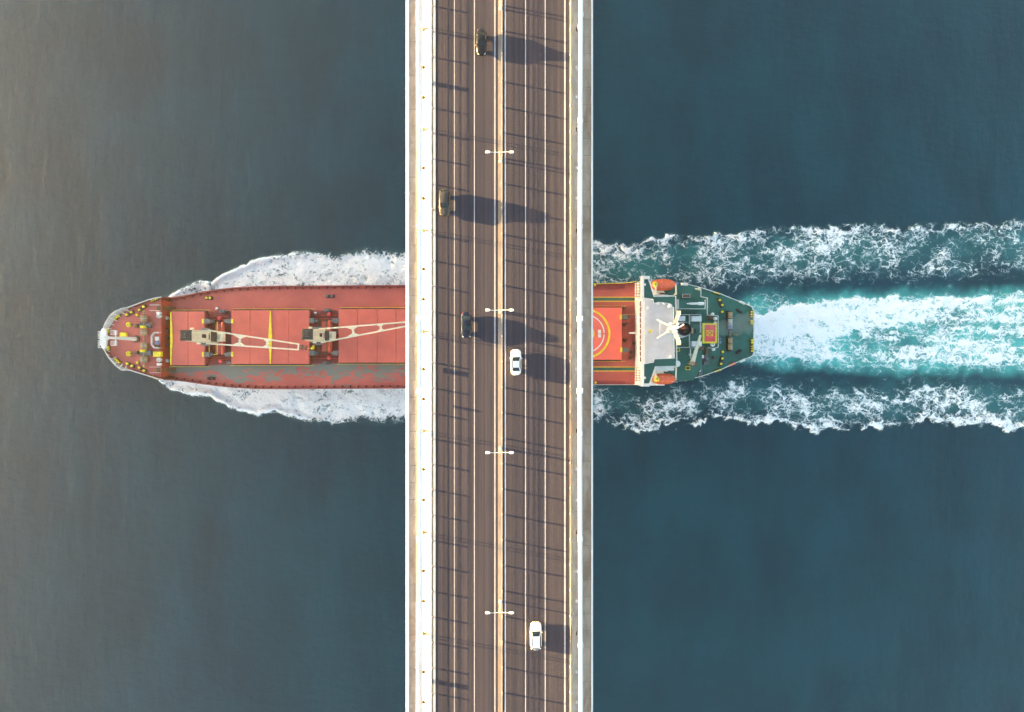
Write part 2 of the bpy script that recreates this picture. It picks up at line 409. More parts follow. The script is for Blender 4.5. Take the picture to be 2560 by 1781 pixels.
def wake_fields(X, Y):
    u, v = X*F/H+1280, 890.5-Y*F/H
    wob = (fbm(X, Y, 11, 0.16, 4)-0.5)
    wob2 = np.abs(fbm(X, Y, 71, 0.30, 3)-0.5)*2
    strk = fbm(X*0.22, Y, 121, 0.55, 3)-0.5
    aft = sst(u, 1000, 1450)
    patch = fbm(X, Y, 31, 0.07, 3)
    clump = fbm(X, Y, 91, 0.20, 3)-0.5
    bil = (wob2-0.28)*36*(0.25+0.75*aft)
    ue = np.interp(u, *zip(*UPO)) + wob*26*(0.35+0.65*aft) + bil
    le = np.interp(u, *zip(*LWO)) + wob*24*(0.35+0.65*aft) - bil*1.1
    a = v-ue; b = le-v
    up_f = sst(a, -4, 6+26*sst(u, 620, 950))*(0.84 - 0.16*sst(a, 60, 130) + 0.40*clump)
    gap = sst(u, 440, 470)*(1-sst(u, 535, 560))
    up_f = up_f*(1-0.24*gap)
    up_a = sst(a, -6, 10)*((0.39+0.72*clump)*(1-sst(a, 30, 85)) + (0.28+0.55*clump)*sst(a, 25, 70)*(1-sst(a, 70, 150)) + 0.24*sst(a, 60, 110)*(1-sst(a, 110, 190)))
    up_a = up_a+0.20*np.exp(-((a-9)/9)**2)
    up = up_f*(1-aft)+up_a*(1-0.10*sst(u, 1900, 2500))*aft
    lo_f = sst(b, -4, 6+22*sst(u, 620, 950))*(0.84 + 0.40*clump - 0.14*sst(b, 45, 110)*sst(u, 700, 1000))
    rim = 15+14*(patch-0.4)
    lo_a = sst(b, -5, 4)*(np.clip(0.64+1.0*clump,0.25,0.85)*(1-sst(b, rim*0.7, rim*1.6)) + (0.41+0.6*clump)*sst(b, 10, 26)*(1-sst(b, 45, 100)) + (0.26+0.4*clump)*sst(b, 40, 80)*(1-sst(b, 80, 150)))
    lo = lo_f*(1-aft)+lo_a*aft
    vw = v+24*wob+16*(wob2-0.3)
    t_w = np.interp(u, [1840,1884,2000,2150,2560,2900], [830,786,754,740,732,728])
    b_w = np.interp(u, [1840,1884,2000,2300,2560,2900], [850,888,902,912,918,922])
    t_a = np.interp(u, [1800,1840,1900,2000,2300,2560,2900], [775,748,730,726,724,716,710])
    b_a = np.interp(u, [1800,1840,1900,2000,2560,2900], [890,912,922,932,942,950])
    along = sst(u, 1866, 1886)
    inside = sst(vw, t_w-9, t_w+9)*(1-sst(vw, b_w-12, b_w+12))
    streak = np.exp(-((vw-836)/24.0)**2)*sst(u, 1980, 2200)
    lower = sst(vw, 828, 858)*(1-sst(u, 2150, 2400))
    core = 0.97-0.30*sst(u, 1960, 2350)-0.20*streak-0.24*lower+(0.22*clump+0.75*strk)*sst(u, 1890, 2050)
    fringe = sst(vw, t_a-18, t_a+34)*(1-sst(vw, b_a-26, b_a+12))*sst(u, 1820, 1870)
    wash = np.clip(np.maximum(along*core*inside, fringe*(0.42+0.3*clump+0.3*strk)), 0, 1.05)
    aq_up = sst(a, 5, 40)*(1-sst(a, 70, 140))*(0.08+0.22*aft)*(0.1+1.6*patch)
    aq_lo = sst(b, 10, 40)*(1-sst(b, 70, 140))*(0.08+0.19*aft)*(0.1+1.6*patch)
    side = (v < 829)
    foam = np.maximum(np.where(side, up, lo), wash)
    aqua = np.clip(np.maximum(0.6*np.where(side, aq_up, aq_lo), fringe*(0.85+0.5*clump)), 0, 1)
    fade = 1-sst(u, 2780, 2880)
    crest = np.maximum(np.exp(-((a-9)/9)**2), np.exp(-((b-9)/9)**2))*(0.45+0.5*(1-aft))
    rel = 0.04 + fade*(np.clip(foam,0,1)*(0.15+0.75*fbm(X, Y, 51, 0.45, 4)) + crest*0.8*np.clip(foam*2, 0, 1))
    return np.clip(foam*fade,0,1.05), aqua*fade, rel
STEP = 0.4
def wake_patch(name, label, u0, u1, v0, v1):
    x0, x1 = (u0-1280)*H/F, (u1-1280)*H/F; y0, y1 = (890.5-v1)*H/F, (890.5-v0)*H/F
    nx, ny = int((x1-x0)/STEP)+1, int((y1-y0)/STEP)+1
    X, Y = np.meshgrid(np.linspace(x0, x1, nx), np.linspace(y0, y1, ny))
    fo, aq, z = wake_fields(X, Y)
    ed = np.minimum(np.minimum(np.arange(nx)[None,:], nx-1-np.arange(nx)[None,:]), 8)/8.0
    vs = np.stack([X, Y, z], -1).reshape(-1, 3)
    i = np.arange(nx*ny).reshape(ny, nx)
    fs = np.stack([i[:-1,:-1], i[:-1,1:], i[1:,1:], i[1:,:-1]], -1).reshape(-1, 4)
    me = bpy.data.meshes.new(name)
    me.vertices.add(len(vs)); me.vertices.foreach_set("co", vs.ravel())
    me.loops.add(fs.size); me.loops.foreach_set("vertex_index", fs.ravel())
    me.polygons.add(len(fs)); me.polygons.foreach_set("loop_start", np.arange(0, fs.size, 4)); me.polygons.foreach_set("use_smooth", np.ones(len(fs), bool))
    me.update(calc_edges=True)
    for nm, arr in (("foam", fo), ("aqua", aq)):
        me.attributes.new(nm, 'FLOAT', 'POINT').data.foreach_set("value", arr.ravel().astype(np.float32))
    me.materials.append(M['wake'])
    o = bpy.data.objects.new(name, me); COL.objects.link(o)
    tag(o, label, "foam", kind="stuff")
VM = 829.0
wake_patch("bow_wave_foam", "lacy white bow wave foam above the ship along its upper side", 370, 2900, 500, 715)
wake_patch("bow_wave_foam", "white bow wave foam below the ship along its lower side", 370, 2900, 945, 1130)
wake_patch("propeller_wash", "turquoise and white churned wake trailing from the ship's stern", 1800, 2900, 715, 945)
wake_patch("hull_side_foam", "white foam hugging the front half of the red hull", 370, 1800, 715, 945)

# ------------------------------------------------------------------ bridge
DZ = 66.0
DK = (H-DZ)/F                                  # metres per photo pixel at road level
def bx(u): return (u-1280)*DK
def by(v): return (890.5-v)*DK
YA, YB = -300.0, 300.0
bridge = empty("suspension_bridge", (-2.2, 0, 0))
tag(bridge, "long suspension bridge deck with white cables crossing above the red ship", "bridge")
# girder below
g = MB()
sec = [(-18.5,64.95),(-18.8,64.4),(-13.0,62.9),(8.6,62.9),(14.4,64.4),(14.15,64.95)]
g.add([(x,YA,z) for x,z in sec]+[(x,YB,z) for x,z in sec], [tuple(range(6)), tuple(range(11,5,-1))]+[(i,6+i,6+(i+1)%6,(i+1)%6) for i in range(6)])
g.build("deck_girder", M['girder'], bridge)
road = MB().box(-13.28, 10.0, YA, YB, 64.96, DZ).build("road", M['asphalt'])
tag(road, "brown grey asphalt carriageway of the bridge with six lanes", "road", kind="structure")
WORLD[road.name] = (0,0,0)
def line(x0, x1, z=DZ+0.004, y0=YA, y1=YB):
    MB().add([(x0,y0,z),(x1,y0,z),(x1,y1,z),(x0,y1,z)], [(0,1,2,3)]).build("lane_line", M['linewhite'], road)
for u, w in ((1136,0.13),(1186,0.16),(1237.2,0.22),(1263,0.24),(1313.8,0.15),(1363,0.16),(1412.2,0.27)):
    line(bx(u)-w/2, bx(u)+w/2)
# median
med = MB()
med.add([(-2.46,YA,DZ-0.2),(-2.42,YA,DZ+0.05),(-1.66,YA,DZ+0.05),(-1.62,YA,DZ-0.2),(-2.46,YB,DZ-0.2),(-2.42,YB,DZ+0.05),(-1.66,YB,DZ+0.05),(-1.62,YB,DZ-0.2)],
        [(0,4,5,1),(1,5,6,2),(2,6,7,3),(0,1,2,3),(7,6,5,4)])
med.build("median_strip", M['median'], road)
# kerbs by the carriageway
MB().box(-14.10,-13.30,YA,YB,65.0,DZ+0.03).build("kerb", M['kerbshade'], bridge)
MB().box(-13.72,-13.36,YA,YB,DZ+0.034,DZ+0.045).build("kerb_cap", M['palegrey'], bridge)
MB().box(10.02,10.30,YA,YB,65.0,DZ+0.10).build("kerb", M['kerb'], bridge)
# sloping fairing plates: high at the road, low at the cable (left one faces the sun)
def plate(x_hi, x_lo, m, name):
    n = 33
    for i in range(n):
        y0 = YA+(YB-YA)*i/n; y1 = YA+(YB-YA)*(i+1)/n-0.03
        zh, zl = DZ+0.03, DZ-0.57
        w = 0.05*(1 if x_lo < x_hi else -1)
        MB().add([(x_hi,y0,zh),(x_lo,y0,zl),(x_hi,y1,zh),(x_lo,y1,zl),(x_hi+w,y0,64.9),(x_hi+w,y1,64.9),(x_lo,y0,64.9),(x_lo,y1,64.9)],
                 [(0,2,3,1),(0,4,5,2),(1,3,7,6),(0,1,6,4),(2,5,7,3)]).build(name, m, bridge)
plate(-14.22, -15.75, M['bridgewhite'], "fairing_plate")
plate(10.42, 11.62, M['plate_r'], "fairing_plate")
MB().box(-14.21,-14.11,YA,YB,65.0,DZ+0.06).build("fairing_cap", M['kerb'], bridge)
MB().box(10.31,10.41,YA,YB,65.0,DZ+0.12).build("fairing_cap", M['kerb'], bridge)
# outer walkways of separate slabs
def slab(x0, x1, sp, off, m):
    proto = None
    y = -66.0+off
    while y < 66:
        if proto is None:
            proto = MB().bbox((0,0), x1-x0, sp-0.04, 0, 0.42, b=0.01).build("walkway_slab", M[m], bridge)
            o = proto
        else:
            o = proto.copy(); COL.objects.link(o)
        o.location = ((x0+x1)/2, y, 64.98+random.uniform(-0.006, 0.006)); y += sp
    for a, b in ((YA,-66.0+off-sp/2),(y-sp/2,YB)):
        MB().box(x0, x1, a, b, 64.9, 65.395).build("walkway_slab", M[m], bridge)
slab(-18.10,-15.80, 2.98, 0.6, 'slab')
slab(11.64,13.90, 2.98, 1.4, 'slab_r')
MB().add([(-18.60,YA,64.9),(-18.58,YA,65.35),(-18.14,YA,65.50),(-18.14,YA,64.9),(-18.60,YB,64.9),(-18.58,YB,65.35),(-18.14,YB,65.50),(-18.14,YB,64.9)],
         [(0,4,5,1),(1,5,6,2),(2,6,7,3),(0,1,2,3),(7,6,5,4)]).build("edge_beam", M['bridgewhite'], bridge)
MB().box(13.94,14.16,YA,YB,64.9,65.5).build("edge_beam", M['bridgewhite'], bridge)
# main cables with bands and hangers
HY = [by(v) for v in (70-507,70-253.5,70,322,576,829,1078.5,1333,1587,1587+253.5,1587+507)]
def cable(x, side):
    def zc(y): return DZ+2.9+3.2e-4*y*y
    ys = np.linspace(YA, YB, 41)
    n, r = 14, 0.35
    rows = [[(x+r*math.cos(2*math.pi*i/n), y, zc(y)+r*math.sin(2*math.pi*i/n)) for i in range(n+1)] for y in ys]
    c = MB().grid(rows).build("main_cable", M['bridgewhite'], bridge, True)
    for y in HY:
        z = zc(y)
        MB().lathe((x,y,z), [(0.36,-0.42),(0.41,-0.40),(0.41,-0.04),(0.45,-0.03),(0.45,0.03),(0.41,0.04),(0.41,0.40),(0.36,0.42)], 14, 'y').build("cable_band", M['bridgewhite'], c, True)
        h = MB()
        for dy in (-0.25, 0.25): h.tube((x, y+dy, 65.3), (x, y+dy, z-0.3), 0.075, n=6)
        h.build("hanger_rope", M['lgrey'], c)
        # flat dark brown trapezoid on the fairing at each hanger
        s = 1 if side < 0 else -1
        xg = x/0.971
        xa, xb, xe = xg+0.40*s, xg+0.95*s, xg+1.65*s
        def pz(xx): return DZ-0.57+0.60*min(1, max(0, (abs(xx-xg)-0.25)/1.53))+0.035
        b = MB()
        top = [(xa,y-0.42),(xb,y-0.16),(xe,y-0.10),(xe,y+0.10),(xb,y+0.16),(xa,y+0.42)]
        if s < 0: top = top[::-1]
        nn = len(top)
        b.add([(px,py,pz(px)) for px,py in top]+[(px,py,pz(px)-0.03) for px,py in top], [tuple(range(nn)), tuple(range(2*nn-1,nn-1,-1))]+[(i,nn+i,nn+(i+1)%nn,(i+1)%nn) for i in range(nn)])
        b.build("hanger_trapezoid", M['darkbrown'], bridge)
    # low round discs between the hangers, dark brown left, light grey right
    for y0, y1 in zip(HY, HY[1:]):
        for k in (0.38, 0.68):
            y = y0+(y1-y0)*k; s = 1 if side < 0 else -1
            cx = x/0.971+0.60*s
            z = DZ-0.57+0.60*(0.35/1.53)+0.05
            MB().lathe((cx,y,z-0.07), [(0.31,0),(0.31,0.06),(0.24,0.12),(0.06,0.15)], 12).build("low_disc", M['darkbrown'] if side < 0 else M['lgrey'], bridge, True)
cable(-15.66, -1)
cable(11.55, 1)
# middle-of-span clamps where cable meets deck
for x in (-15.66, 11.55):
    for v in (800, 975):
        MB().bbox((x, by(v)), 0.95, 0.9, 68.45, 69.38, b=0.2).build("cable_clamp", M['bridgewhite'], bridge)

# wire safety fences
def fence(name, label, x, zb, hp, wires, v0=17.0, panels=()):
    e = empty(name, (x, 0, zb))
    tag(e, label, "fence", "wire safety fences along the bridge")
    proto = None
    ys = [by(v0+63.6*k) for k in range(-8, 37)]
    for y in ys:
        if proto is None:
            proto = MB().bbox((x, 0), 0.10, 0.25, zb, zb+hp, b=0.02).cbox((x,0), 0.2, 0.26, zb, zb+0.025).build("post", M['lgrey'], e); o = proto
        else:
            o = proto.copy(); COL.objects.link(o)
        o.location = (0, y, 0)
    for wz, wr in wires:
        MB().tube((x, min(ys), zb+wz), (x, max(ys), zb+wz), wr, n=5).build("wire_rope", M['lgrey'], e)
    for v, z0, z1, w in panels:
        MB().bbox((x-0.05, by(v)), 0.05, w, zb+z0, zb+z1, b=0.01).build("panel", M['lgrey'], e)
fence("wire_fence", "low wire rope fence on the left kerb beside the sunlit white fairing", -13.95, DZ+0.03, 0.58, ((0.235,0.015),(0.43,0.011),(0.56,0.011)), 16.0,
      ((209,0.0,0.57,0.75),(921,0.16,0.58,0.85),(1007,0.30,0.76,0.40),(1703,0.0,0.57,0.8)))
fence("wire_fence", "wire rope fence along the tan median between the two carriageways", -1.75, DZ+0.05, 1.0, ((0.38,0.016),(0.47,0.018),(0.55,0.016)), 14.0)
fence("wire_fence", "low wire rope fence on the right kerb above the grey fairing", 10.16, DZ+0.10, 0.5, ((0.2,0.015),(0.45,0.015)), 12.0)

# street lamps on the median
def make_lamp():
    e = empty("street_lamp", (0,0,0))
    MB().cbox((0,0), 0.42, 0.42, 0, 0.06).lathe((0,0,0.05), [(0.13,0),(0.11,0.6),(0.075,4.45),(0.09,4.5),(0.05,4.62)], 10).build("pole", M['bridgewhite'], e, True)
    for s in (-1, 1):
        a = MB().tube((0,0,4.38), (s*0.9,0.02*s,4.52), 0.055, 0.045, 8).tube((s*0.9,0.02*s,4.52), (s*1.75,0.02*s,4.58), 0.045, 0.04, 8).build("arm", M['bridgewhite'], e, True)
        prof = [(1.55,0.10),(1.72,0.21),(2.1,0.24),(2.30,0.20),(2.38,0.10)]
        rows = []
        for d, w in prof:
            rows.append([(s*d, -w, 4.56), (s*d, -w*0.8, 4.66), (s*d, 0, 4.70), (s*d, w*0.8, 4.66), (s*d, w, 4.56)])
        hd = MB().grid(rows if s > 0 else [r[::-1] for r in rows])
        hd.add([(s*1.55,-0.10,4.55),(s*2.38,-0.10,4.55),(s*2.38,0.10,4.55),(s*1.55,0.10,4.55)], [(0,3,2,1)])
        h = hd.build("lamp_head", M['white'], e, True)
        MB().cbox((s*2.02,0), 0.5, 0.3, 4.50, 4.548).build("lens", M['lens'], h)
    return e
lamp = make_lamp()
for i, (v, lb) in enumerate(((23,"twin-arm street lamp at the top edge of the photo on the median"),
                 (404,"twin-arm white street lamp on the median, just above the car in the leftmost lane"),
                 (781,"twin-arm white street lamp on the median beside the dark blue car, above the ship"),
                 (1121,"twin-arm white street lamp on the median, first one below the ship"),
                 (1503,"twin-arm white street lamp on the median, nearest to the bottom white car"))):
    o = lamp if i == 0 else copy_tree(lamp)
    o.location = (bx(1250.5), by(v), DZ+0.05)
    tag(o, lb, "street lamp", "street lamps along the median")

# ------------------------------------------------------------------ cars
def make_car(L, W, suv, pm):
    """built heading +y"""
    e = empty("car", (0,0,0))
    hl = L/2
    Ht = 1.62 if suv else 1.44
    belt = 1.02 if suv else 0.93
    body = MB(); rows = []
    ns = 25
    for i in range(ns):
        s = -1+2*i/(ns-1); y = s*hl
        k = abs(s)**7
        w = W/2*(1-abs(0.985*s)**6)**0.25*(1-0.02*s*s)
        if s > 0: zt = belt-0.02-0.16*sst(np.array(s), 0.42, 1.0)-0.10*k
        else: zt = belt+0.03-0.06*sst(np.array(-s), 0.55, 1.0)-0.10*k
        zt = float(zt); zb = 0.24+0.10*k
        prof = [(0.80,zb),(0.97,zb+0.10),(1.0,zb+0.28),(0.975,zt-0.22),(0.915,zt-0.09),(0.80,zt),(0.45,zt+0.04),(0,zt+0.055)]
        rows.append([(-w*a, y, z) for a, z in prof]+[(w*a, y, z) for a, z in prof[-2::-1]])
    n = len(rows[0])
    body.grid(rows)
    body.add(rows[0], [tuple(range(n-1,-1,-1))]); body.add(rows[-1], [tuple(range(n))]); 
    cc = [r[0] for r in rows]; dd = [r[-1] for r in rows]
    body.grid([[a,b] for a,b in zip(dd, cc)])
    b = body.build("body", pm, e, True, 75)
    # cabin
    yf, yr = (0.98, -hl+0.16) if suv else (0.92, -1.58)
    rf, rr = (0.30, -hl+0.62) if suv else (0.16, -0.86)
    wb, wr = W/2*0.86, W/2*0.64
    zb = belt-0.02
    low = [(-wb,yr),(wb,yr),(wb*0.97,yf),(-wb*0.97,yf)]
    top = [(-wr,rr),(wr,rr),(wr,rf),(-wr,rf)]
    cb = MB()
    cb.add([(x,y,zb) for x,y in low]+[(x,y,Ht-0.05) for x,y in top]+[(x*0.8,(y-(rr+rf)/2)*0.86+(rr+rf)/2,Ht) for x,y in top],
           [(0,1,5,4),(1,2,6,5),(2,3,7,6),(3,0,4,7),(4,5,9,8),(5,6,10,9),(6,7,11,10),(7,4,8,11),(8,9,10,11)])
    cb.build("cabin", pm, e, True)
    def panel(name, a, b2, c2, d2, sh):
        """glass quad inset on a cabin face, 12 mm proud"""
        pts = [Vector(q) for q in (a,b2,c2,d2)]; ctr = sum(pts, Vector())/4
        nrm = (pts[1]-pts[0]).cross(pts[3]-pts[0]).normalized()
        ins = [ctr+(q-ctr)*sh+nrm*0.012 for q in pts]; out = [ctr+(q-ctr)*sh-nrm*0.02 for q in pts]
        mid = [ins[0].lerp(ins[1],.5)+nrm*0.03, ins[3].lerp(ins[2],.5)+nrm*0.03]
        MB().add(ins+mid+out, [(0,4,5,3),(4,1,2,5),(0,6,7,1,4),(1,7,8,2),(2,8,9,3,5),(3,9,6,0)]).build(name, M['glass'], e)
    zt = Ht-0.05
    lo3 = [(x,y,zb+0.04) for x,y in low]; tp3 = [(x,y,zt) for x,y in top]
    panel("windscreen", lo3[2], lo3[3], tp3[3], tp3[2], 0.90)
    panel("rear_window", lo3[0], lo3[1], tp3[1], tp3[0], 0.82)
    panel("side_window", lo3[1], lo3[2], tp3[2], tp3[1], 0.84)
    panel("side_window", lo3[3], lo3[0], tp3[0], tp3[3], 0.84)
    for sx in (-1, 1):
        for sy in (-1, 1):
            x, y = sx*(W/2-0.11), sy*L*0.295
            w = MB().lathe((x,y,0.32), [(0.20,-0.11),(0.30,-0.115),(0.33,-0.08),(0.33,0.08),(0.30,0.115),(0.20,0.11)], 18, 'x').build("tyre", M['rubber'], e, True)
            MB().lathe((x+sx*0.035,y,0.32), [(0.06,-0.10),(0.21,-0.085),(0.21,0.085),(0.06,0.10)], 12, 'x').build("rim", M['alloy'], w, True)
        MB().bbox((sx*(W/2-0.36), hl-0.22), 0.34, 0.20, 0.56, 0.70, rot=-sx*0.55, b=0.05).build("headlight", M['lens'], e)
        MB().bbox((sx*(W/2-0.36), -hl+0.17), 0.32, 0.14, 0.66, 0.82, rot=sx*0.45, b=0.03).build("tail_light", M['redlens'], e)
        MB().bbox((sx*(W/2+0.04), yf-0.22), 0.20, 0.13, belt-0.02, belt+0.12, rot=sx*0.2, b=0.03).build("wing_mirror", pm, e)
    MB().bbox((0, hl-0.05), W*0.45, 0.10, 0.40, 0.58, b=0.02).build("grille", M['black'], e)
    return e
CZ = H-DZ-0.9
def put_car(e, u, v, down, label):
    e.location = ((u-1280)*CZ/F, (890.5-v)*CZ/F, DZ+0.005); e.rotation_euler = (0,0, math.pi if down else 0)
    tag(e, label, "car", "cars driving over the bridge")
put_car(make_car(4.45,1.82,False,M['carblack']), 1203.5, 103.5, True, "black car with blue-green windscreen in the lane next to the median, topmost on the bridge")
put_car(make_car(4.5,1.92,True,M['carbronze']), 1111, 506, True, "dark car with a bright sunlit side, the only one in the leftmost lane")
put_car(make_car(4.45,1.82,False,M['carblue']), 1165.5, 812.5, True, "dark blue car in the middle left lane level with the ship's crane")
put_car(make_car(4.45,1.84,False,M['carwhite']), 1290, 906, False, "white saloon car right of the median crossing above the ship")
put_car(make_car(4.7,2.0,True,M['carwhite']), 1340, 1591.5, False, "white sport utility car with long white roof, lowest on the bridge")

# ------------------------------------------------------------------ the ship
FZ, MZ, HZ, AZ = 13.5, 10.0, 13.0, 12.0
ship = empty("cargo_ship", (-25, 0, 0))
tag(ship, "long red cargo ship with two cream cranes and green stern passing under the bridge", "ship")
def part(mb, name, m, parent=None, smooth=False): return mb.build(name, m, parent or ship, smooth)

FU = [(249,838),(252,829),(258,822),(263,809),(275,789),(289,778),(305,771.5),(318,769.5),(339,762),(369,750.5),(390,745),(404,743.5)]
FL = [(249,856),(252,864),(258,871),(263,879),(273,896),(290,915),(305,926),(324,925.5),(358,936),(390,946),(409,950.5)]
MU = [(405,743.5),(433,743),(454,740),(497,731),(539,724),(582,719),(640,716),(700,714.8),(1015,713),(1483,709),(1560,708),(1600,708)]
ML = [(411,950.5),(433,951.6),(465,955),(497,960),(539,965.4),(582,969.7),(640,973),(700,973.5),(1015,971.5),(1483,963),(1600,963)]
AU = [(1640,702),(1719,710),(1753,718.5),(1802,734.5),(1842,750.5),(1879,765.4),(1884,779)]
AL = [(1640,963),(1702,954.8),(1753,943),(1802,926),(1832,912),(1879,893),(1884,885.6)]
up = [P(u,v,14.7) for u,v in FU]+[P(u,v,11.0) for u,v in MU]+[P(u,v,AZ) for u,v in AU]
lo = [P(u,v,14.7) for u,v in FL]+[P(u,v,11.0) for u,v in ML]+[P(u,v,AZ) for u,v in AL]
loop = up+lo[::-1]
bowx, sternx = P(249,847,14.7)[0], P(1884,830,AZ)[0]
ax = np.array([bowx, -90, sternx]); ay = np.array([4.4, 5.0, 5.9])
def ring_at(z, kb, ks, bsh, ssh):
    out = []
    for x, y, _ in loop:
        tb = min(1, max(0, (x-bowx)/45.0)); tb = tb**0.7
        ts = min(1, max(0, (sternx-x)/28.0))**0.6
        k = (kb+(1-kb)*tb)*(ks+(1-ks)*ts); yc = float(np.interp(x, ax, ay))
        out.append((x+bsh*(1-tb)-ssh*(1-ts), yc+(y-yc)*k, z))
    return out
hull = MB()
rings = [loop, [(x,y,min(z,8.5)) for x,y,z in ring_at(8.5,0.86,0.98,1.2,0.3)], ring_at(4.0,0.62,0.9,3.5,1.5), ring_at(0.0,0.46,0.75,5.0,3.5), ring_at(-4.0,0.3,0.5,6.5,6.0)]
nl = len(loop); vs = [p for r in rings for p in r]
hull.add(vs, [(k*nl+i, (k+1)*nl+i, (k+1)*nl+(i+1)%nl, k*nl+(i+1)%nl) for k in range(4) for i in range(nl)])
hull_o = part(hull, "hull", M['hull'])
# forecastle deck and flared grey bulwark
IU = [(265,838),(267,828),(274.5,818.6),(283.6,803.6),(295.6,790),(304.6,782.6),(315,776.6),(330,769),(345,763),(372,753),(399,745.5),(404,744.5)]
IL = [(265,858),(267,870),(274,885),(285,898),(300,912.5),(312,919.5),(324,924),(345,930.5),(383,942.5),(401,948.5),(409,950)]
iu = [P(u,v,FZ) for u,v in IU]; il = [P(u,v,FZ) for u,v in IL]
fx1 = P(404,744,FZ)[0]
iu[-1] = (fx1, iu[-1][1], FZ); il[-1] = (fx1, il[-1][1], FZ)
part(MB().prism([p[:2] for p in il]+[p[:2] for p in iu[::-1]], FZ-0.3, FZ), "forecastle_deck", M['deck'])
bul = MB()
def seq(a, n):
    a = np.array(a); d = np.r_[0, np.cumsum(np.hypot(*np.diff(a[:,:2], axis=0).T))]
    q = np.linspace(0, d[-1], n); return [tuple(np.interp(q, d, a[:,k]) for k in range(3)) for q in q]
rim_u = seq([P(u,v,14.7) for u,v in FU], 40); rim_l = seq([P(u,v,14.7) for u,v in FL], 40)
in_u = seq(iu, 40); in_l = seq(il, 40)
for rim, inn in ((rim_u, in_u), (rim_l, in_l)):
    bul.grid([[r for r in rim], [(a[0]*0.2+b[0]*0.8, a[1]*0.2+b[1]*0.8, 14.72) for a,b in zip(inn, rim)], [(a[0],a[1],FZ-0.05) for a in inn]])
bul.add([rim_u[0], in_u[0], in_l[0], rim_l[0]], [(0,1,2,3)])
bul.add([rim_u[0], rim_l[0], (rim_l[0][0]+0.5,rim_l[0][1],FZ-1.6), (rim_u[0][0]+0.5,rim_u[0][1],FZ-1.6)], [(0,1,2,3)])
part(bul, "forecastle_bulwark", M['lgrey'])
for rim in (rim_u, rim_l):
    cpm = MB()
    for a, b in zip(rim, rim[1:]): cpm.bar((a[0],a[1],14.74), (b[0],b[1],14.74), 0.28, 0.1)
    part(cpm, "bulwark_cap", M['lgrey'])
for rim, inn in ((rim_u, in_u), (rim_l, in_l)):
    for i in range(4, 38, 3):
        a, b = inn[i], rim[i]; d = Vector((b[0]-a[0], b[1]-a[1], 0))
        e0 = Vector((a[0],a[1],FZ))-d.normalized()*0.75
        sd = Vector((-d.y, d.x, 0)).normalized()*0.08
        tp = Vector((b[0],b[1],14.74))
        pts = [e0-sd, e0+sd, Vector((a[0],a[1],FZ))+sd, Vector((a[0],a[1],FZ))-sd, tp-sd, tp+sd]
        part(MB().add(pts, [(0,1,5,4),(1,2,5),(0,4,3),(2,3,4,5)]), "bulwark_stay", M['white'])
# white stem cap and pulpit rails
cap = [P(u,v,14.9)[:2] for u,v in ((251,832),(254,823),(259,820),(264,826),(266,846),(264,868),(260,874),(254,870),(251,862),(249,847))]
part(MB().prism(cap[::-1], 14.3, 14.95), "stem_cap", M['white'])
for dv in (835, 858):
    a, b = [P(u,dv+k,15)[:2] for u,k in ((253,-6),(253,12))]
    c = [P(249,dv-6,15)[:2], P(249,dv+12,15)[:2]]
    part(MB().rail([(*a,14.6),(*c[0],14.6),(*c[1],14.6),(*b,14.6)], 0.9, 1.2, 0.05), "pulpit_rail", M['white'])
# aft bulkhead of forecastle
yb0, yb1 = iu[-1][1], il[-1][1]
part(MB().box(fx1-0.25, fx1, yb1-0.1, yb0+0.1, MZ-0.1, FZ+0.02), "forecastle_bulkhead", M['redbright'])
# main deck
mu = [P(u,v,11.0) for u,v in MU]; ml = [P(u,v,11.0) for u,v in ML]
def yU(x): return float(np.interp(x, [p[0] for p in mu], [p[1] for p in mu]))
def yL(x): return float(np.interp(x, [p[0] for p in ml], [p[1] for p in ml]))
mx1 = P(1600,835,MZ)[0]
def hy(u, v, z=HZ): return P(u,v,z)[1]
ys1, ys2 = 12.05, -2.75                        # coaming lines at the bow; skewed with the ship below
def ycu(x): return 12.05+(x+90)*0.0095
def ycl(x): return -2.6+(x+90)*0.0125
xs = np.linspace(fx1, mx1, 60)
part(MB().grid([[(x, ycu(x), MZ) for x in xs], [(x, yU(x)-0.05, MZ) for x in xs]][::-1]), "side_deck", M['deck'])
xg_ = P(1165,0,MZ)[0]
for xa_, xb_, m_ in ((fx1, xg_, 'reddark'), (xg_, mx1, 'deck')):
    q_ = np.linspace(xa_, xb_, 20)
    part(MB().grid([[(x, ycl(x), MZ) for x in q_], [(x, ycu(x), MZ) for x in q_]][::-1]), "centre_deck", M[m_])
xw = P(1250,0,MZ)[0]
xa = np.linspace(fx1, xw, 40); xb = np.linspace(xw, mx1, 20)
part(MB().grid([[(x, yL(x)+0.05, MZ) for x in xa], [(x, ycl(x), MZ) for x in xa]][::-1]), "side_deck", M['deckworn'])["label"] = "side deck worn down to grey patches"
part(MB().grid([[(x, yL(x)+0.05, MZ) for x in xb], [(x, ycl(x), MZ) for x in xb]][::-1]), "side_deck", M['deck'])
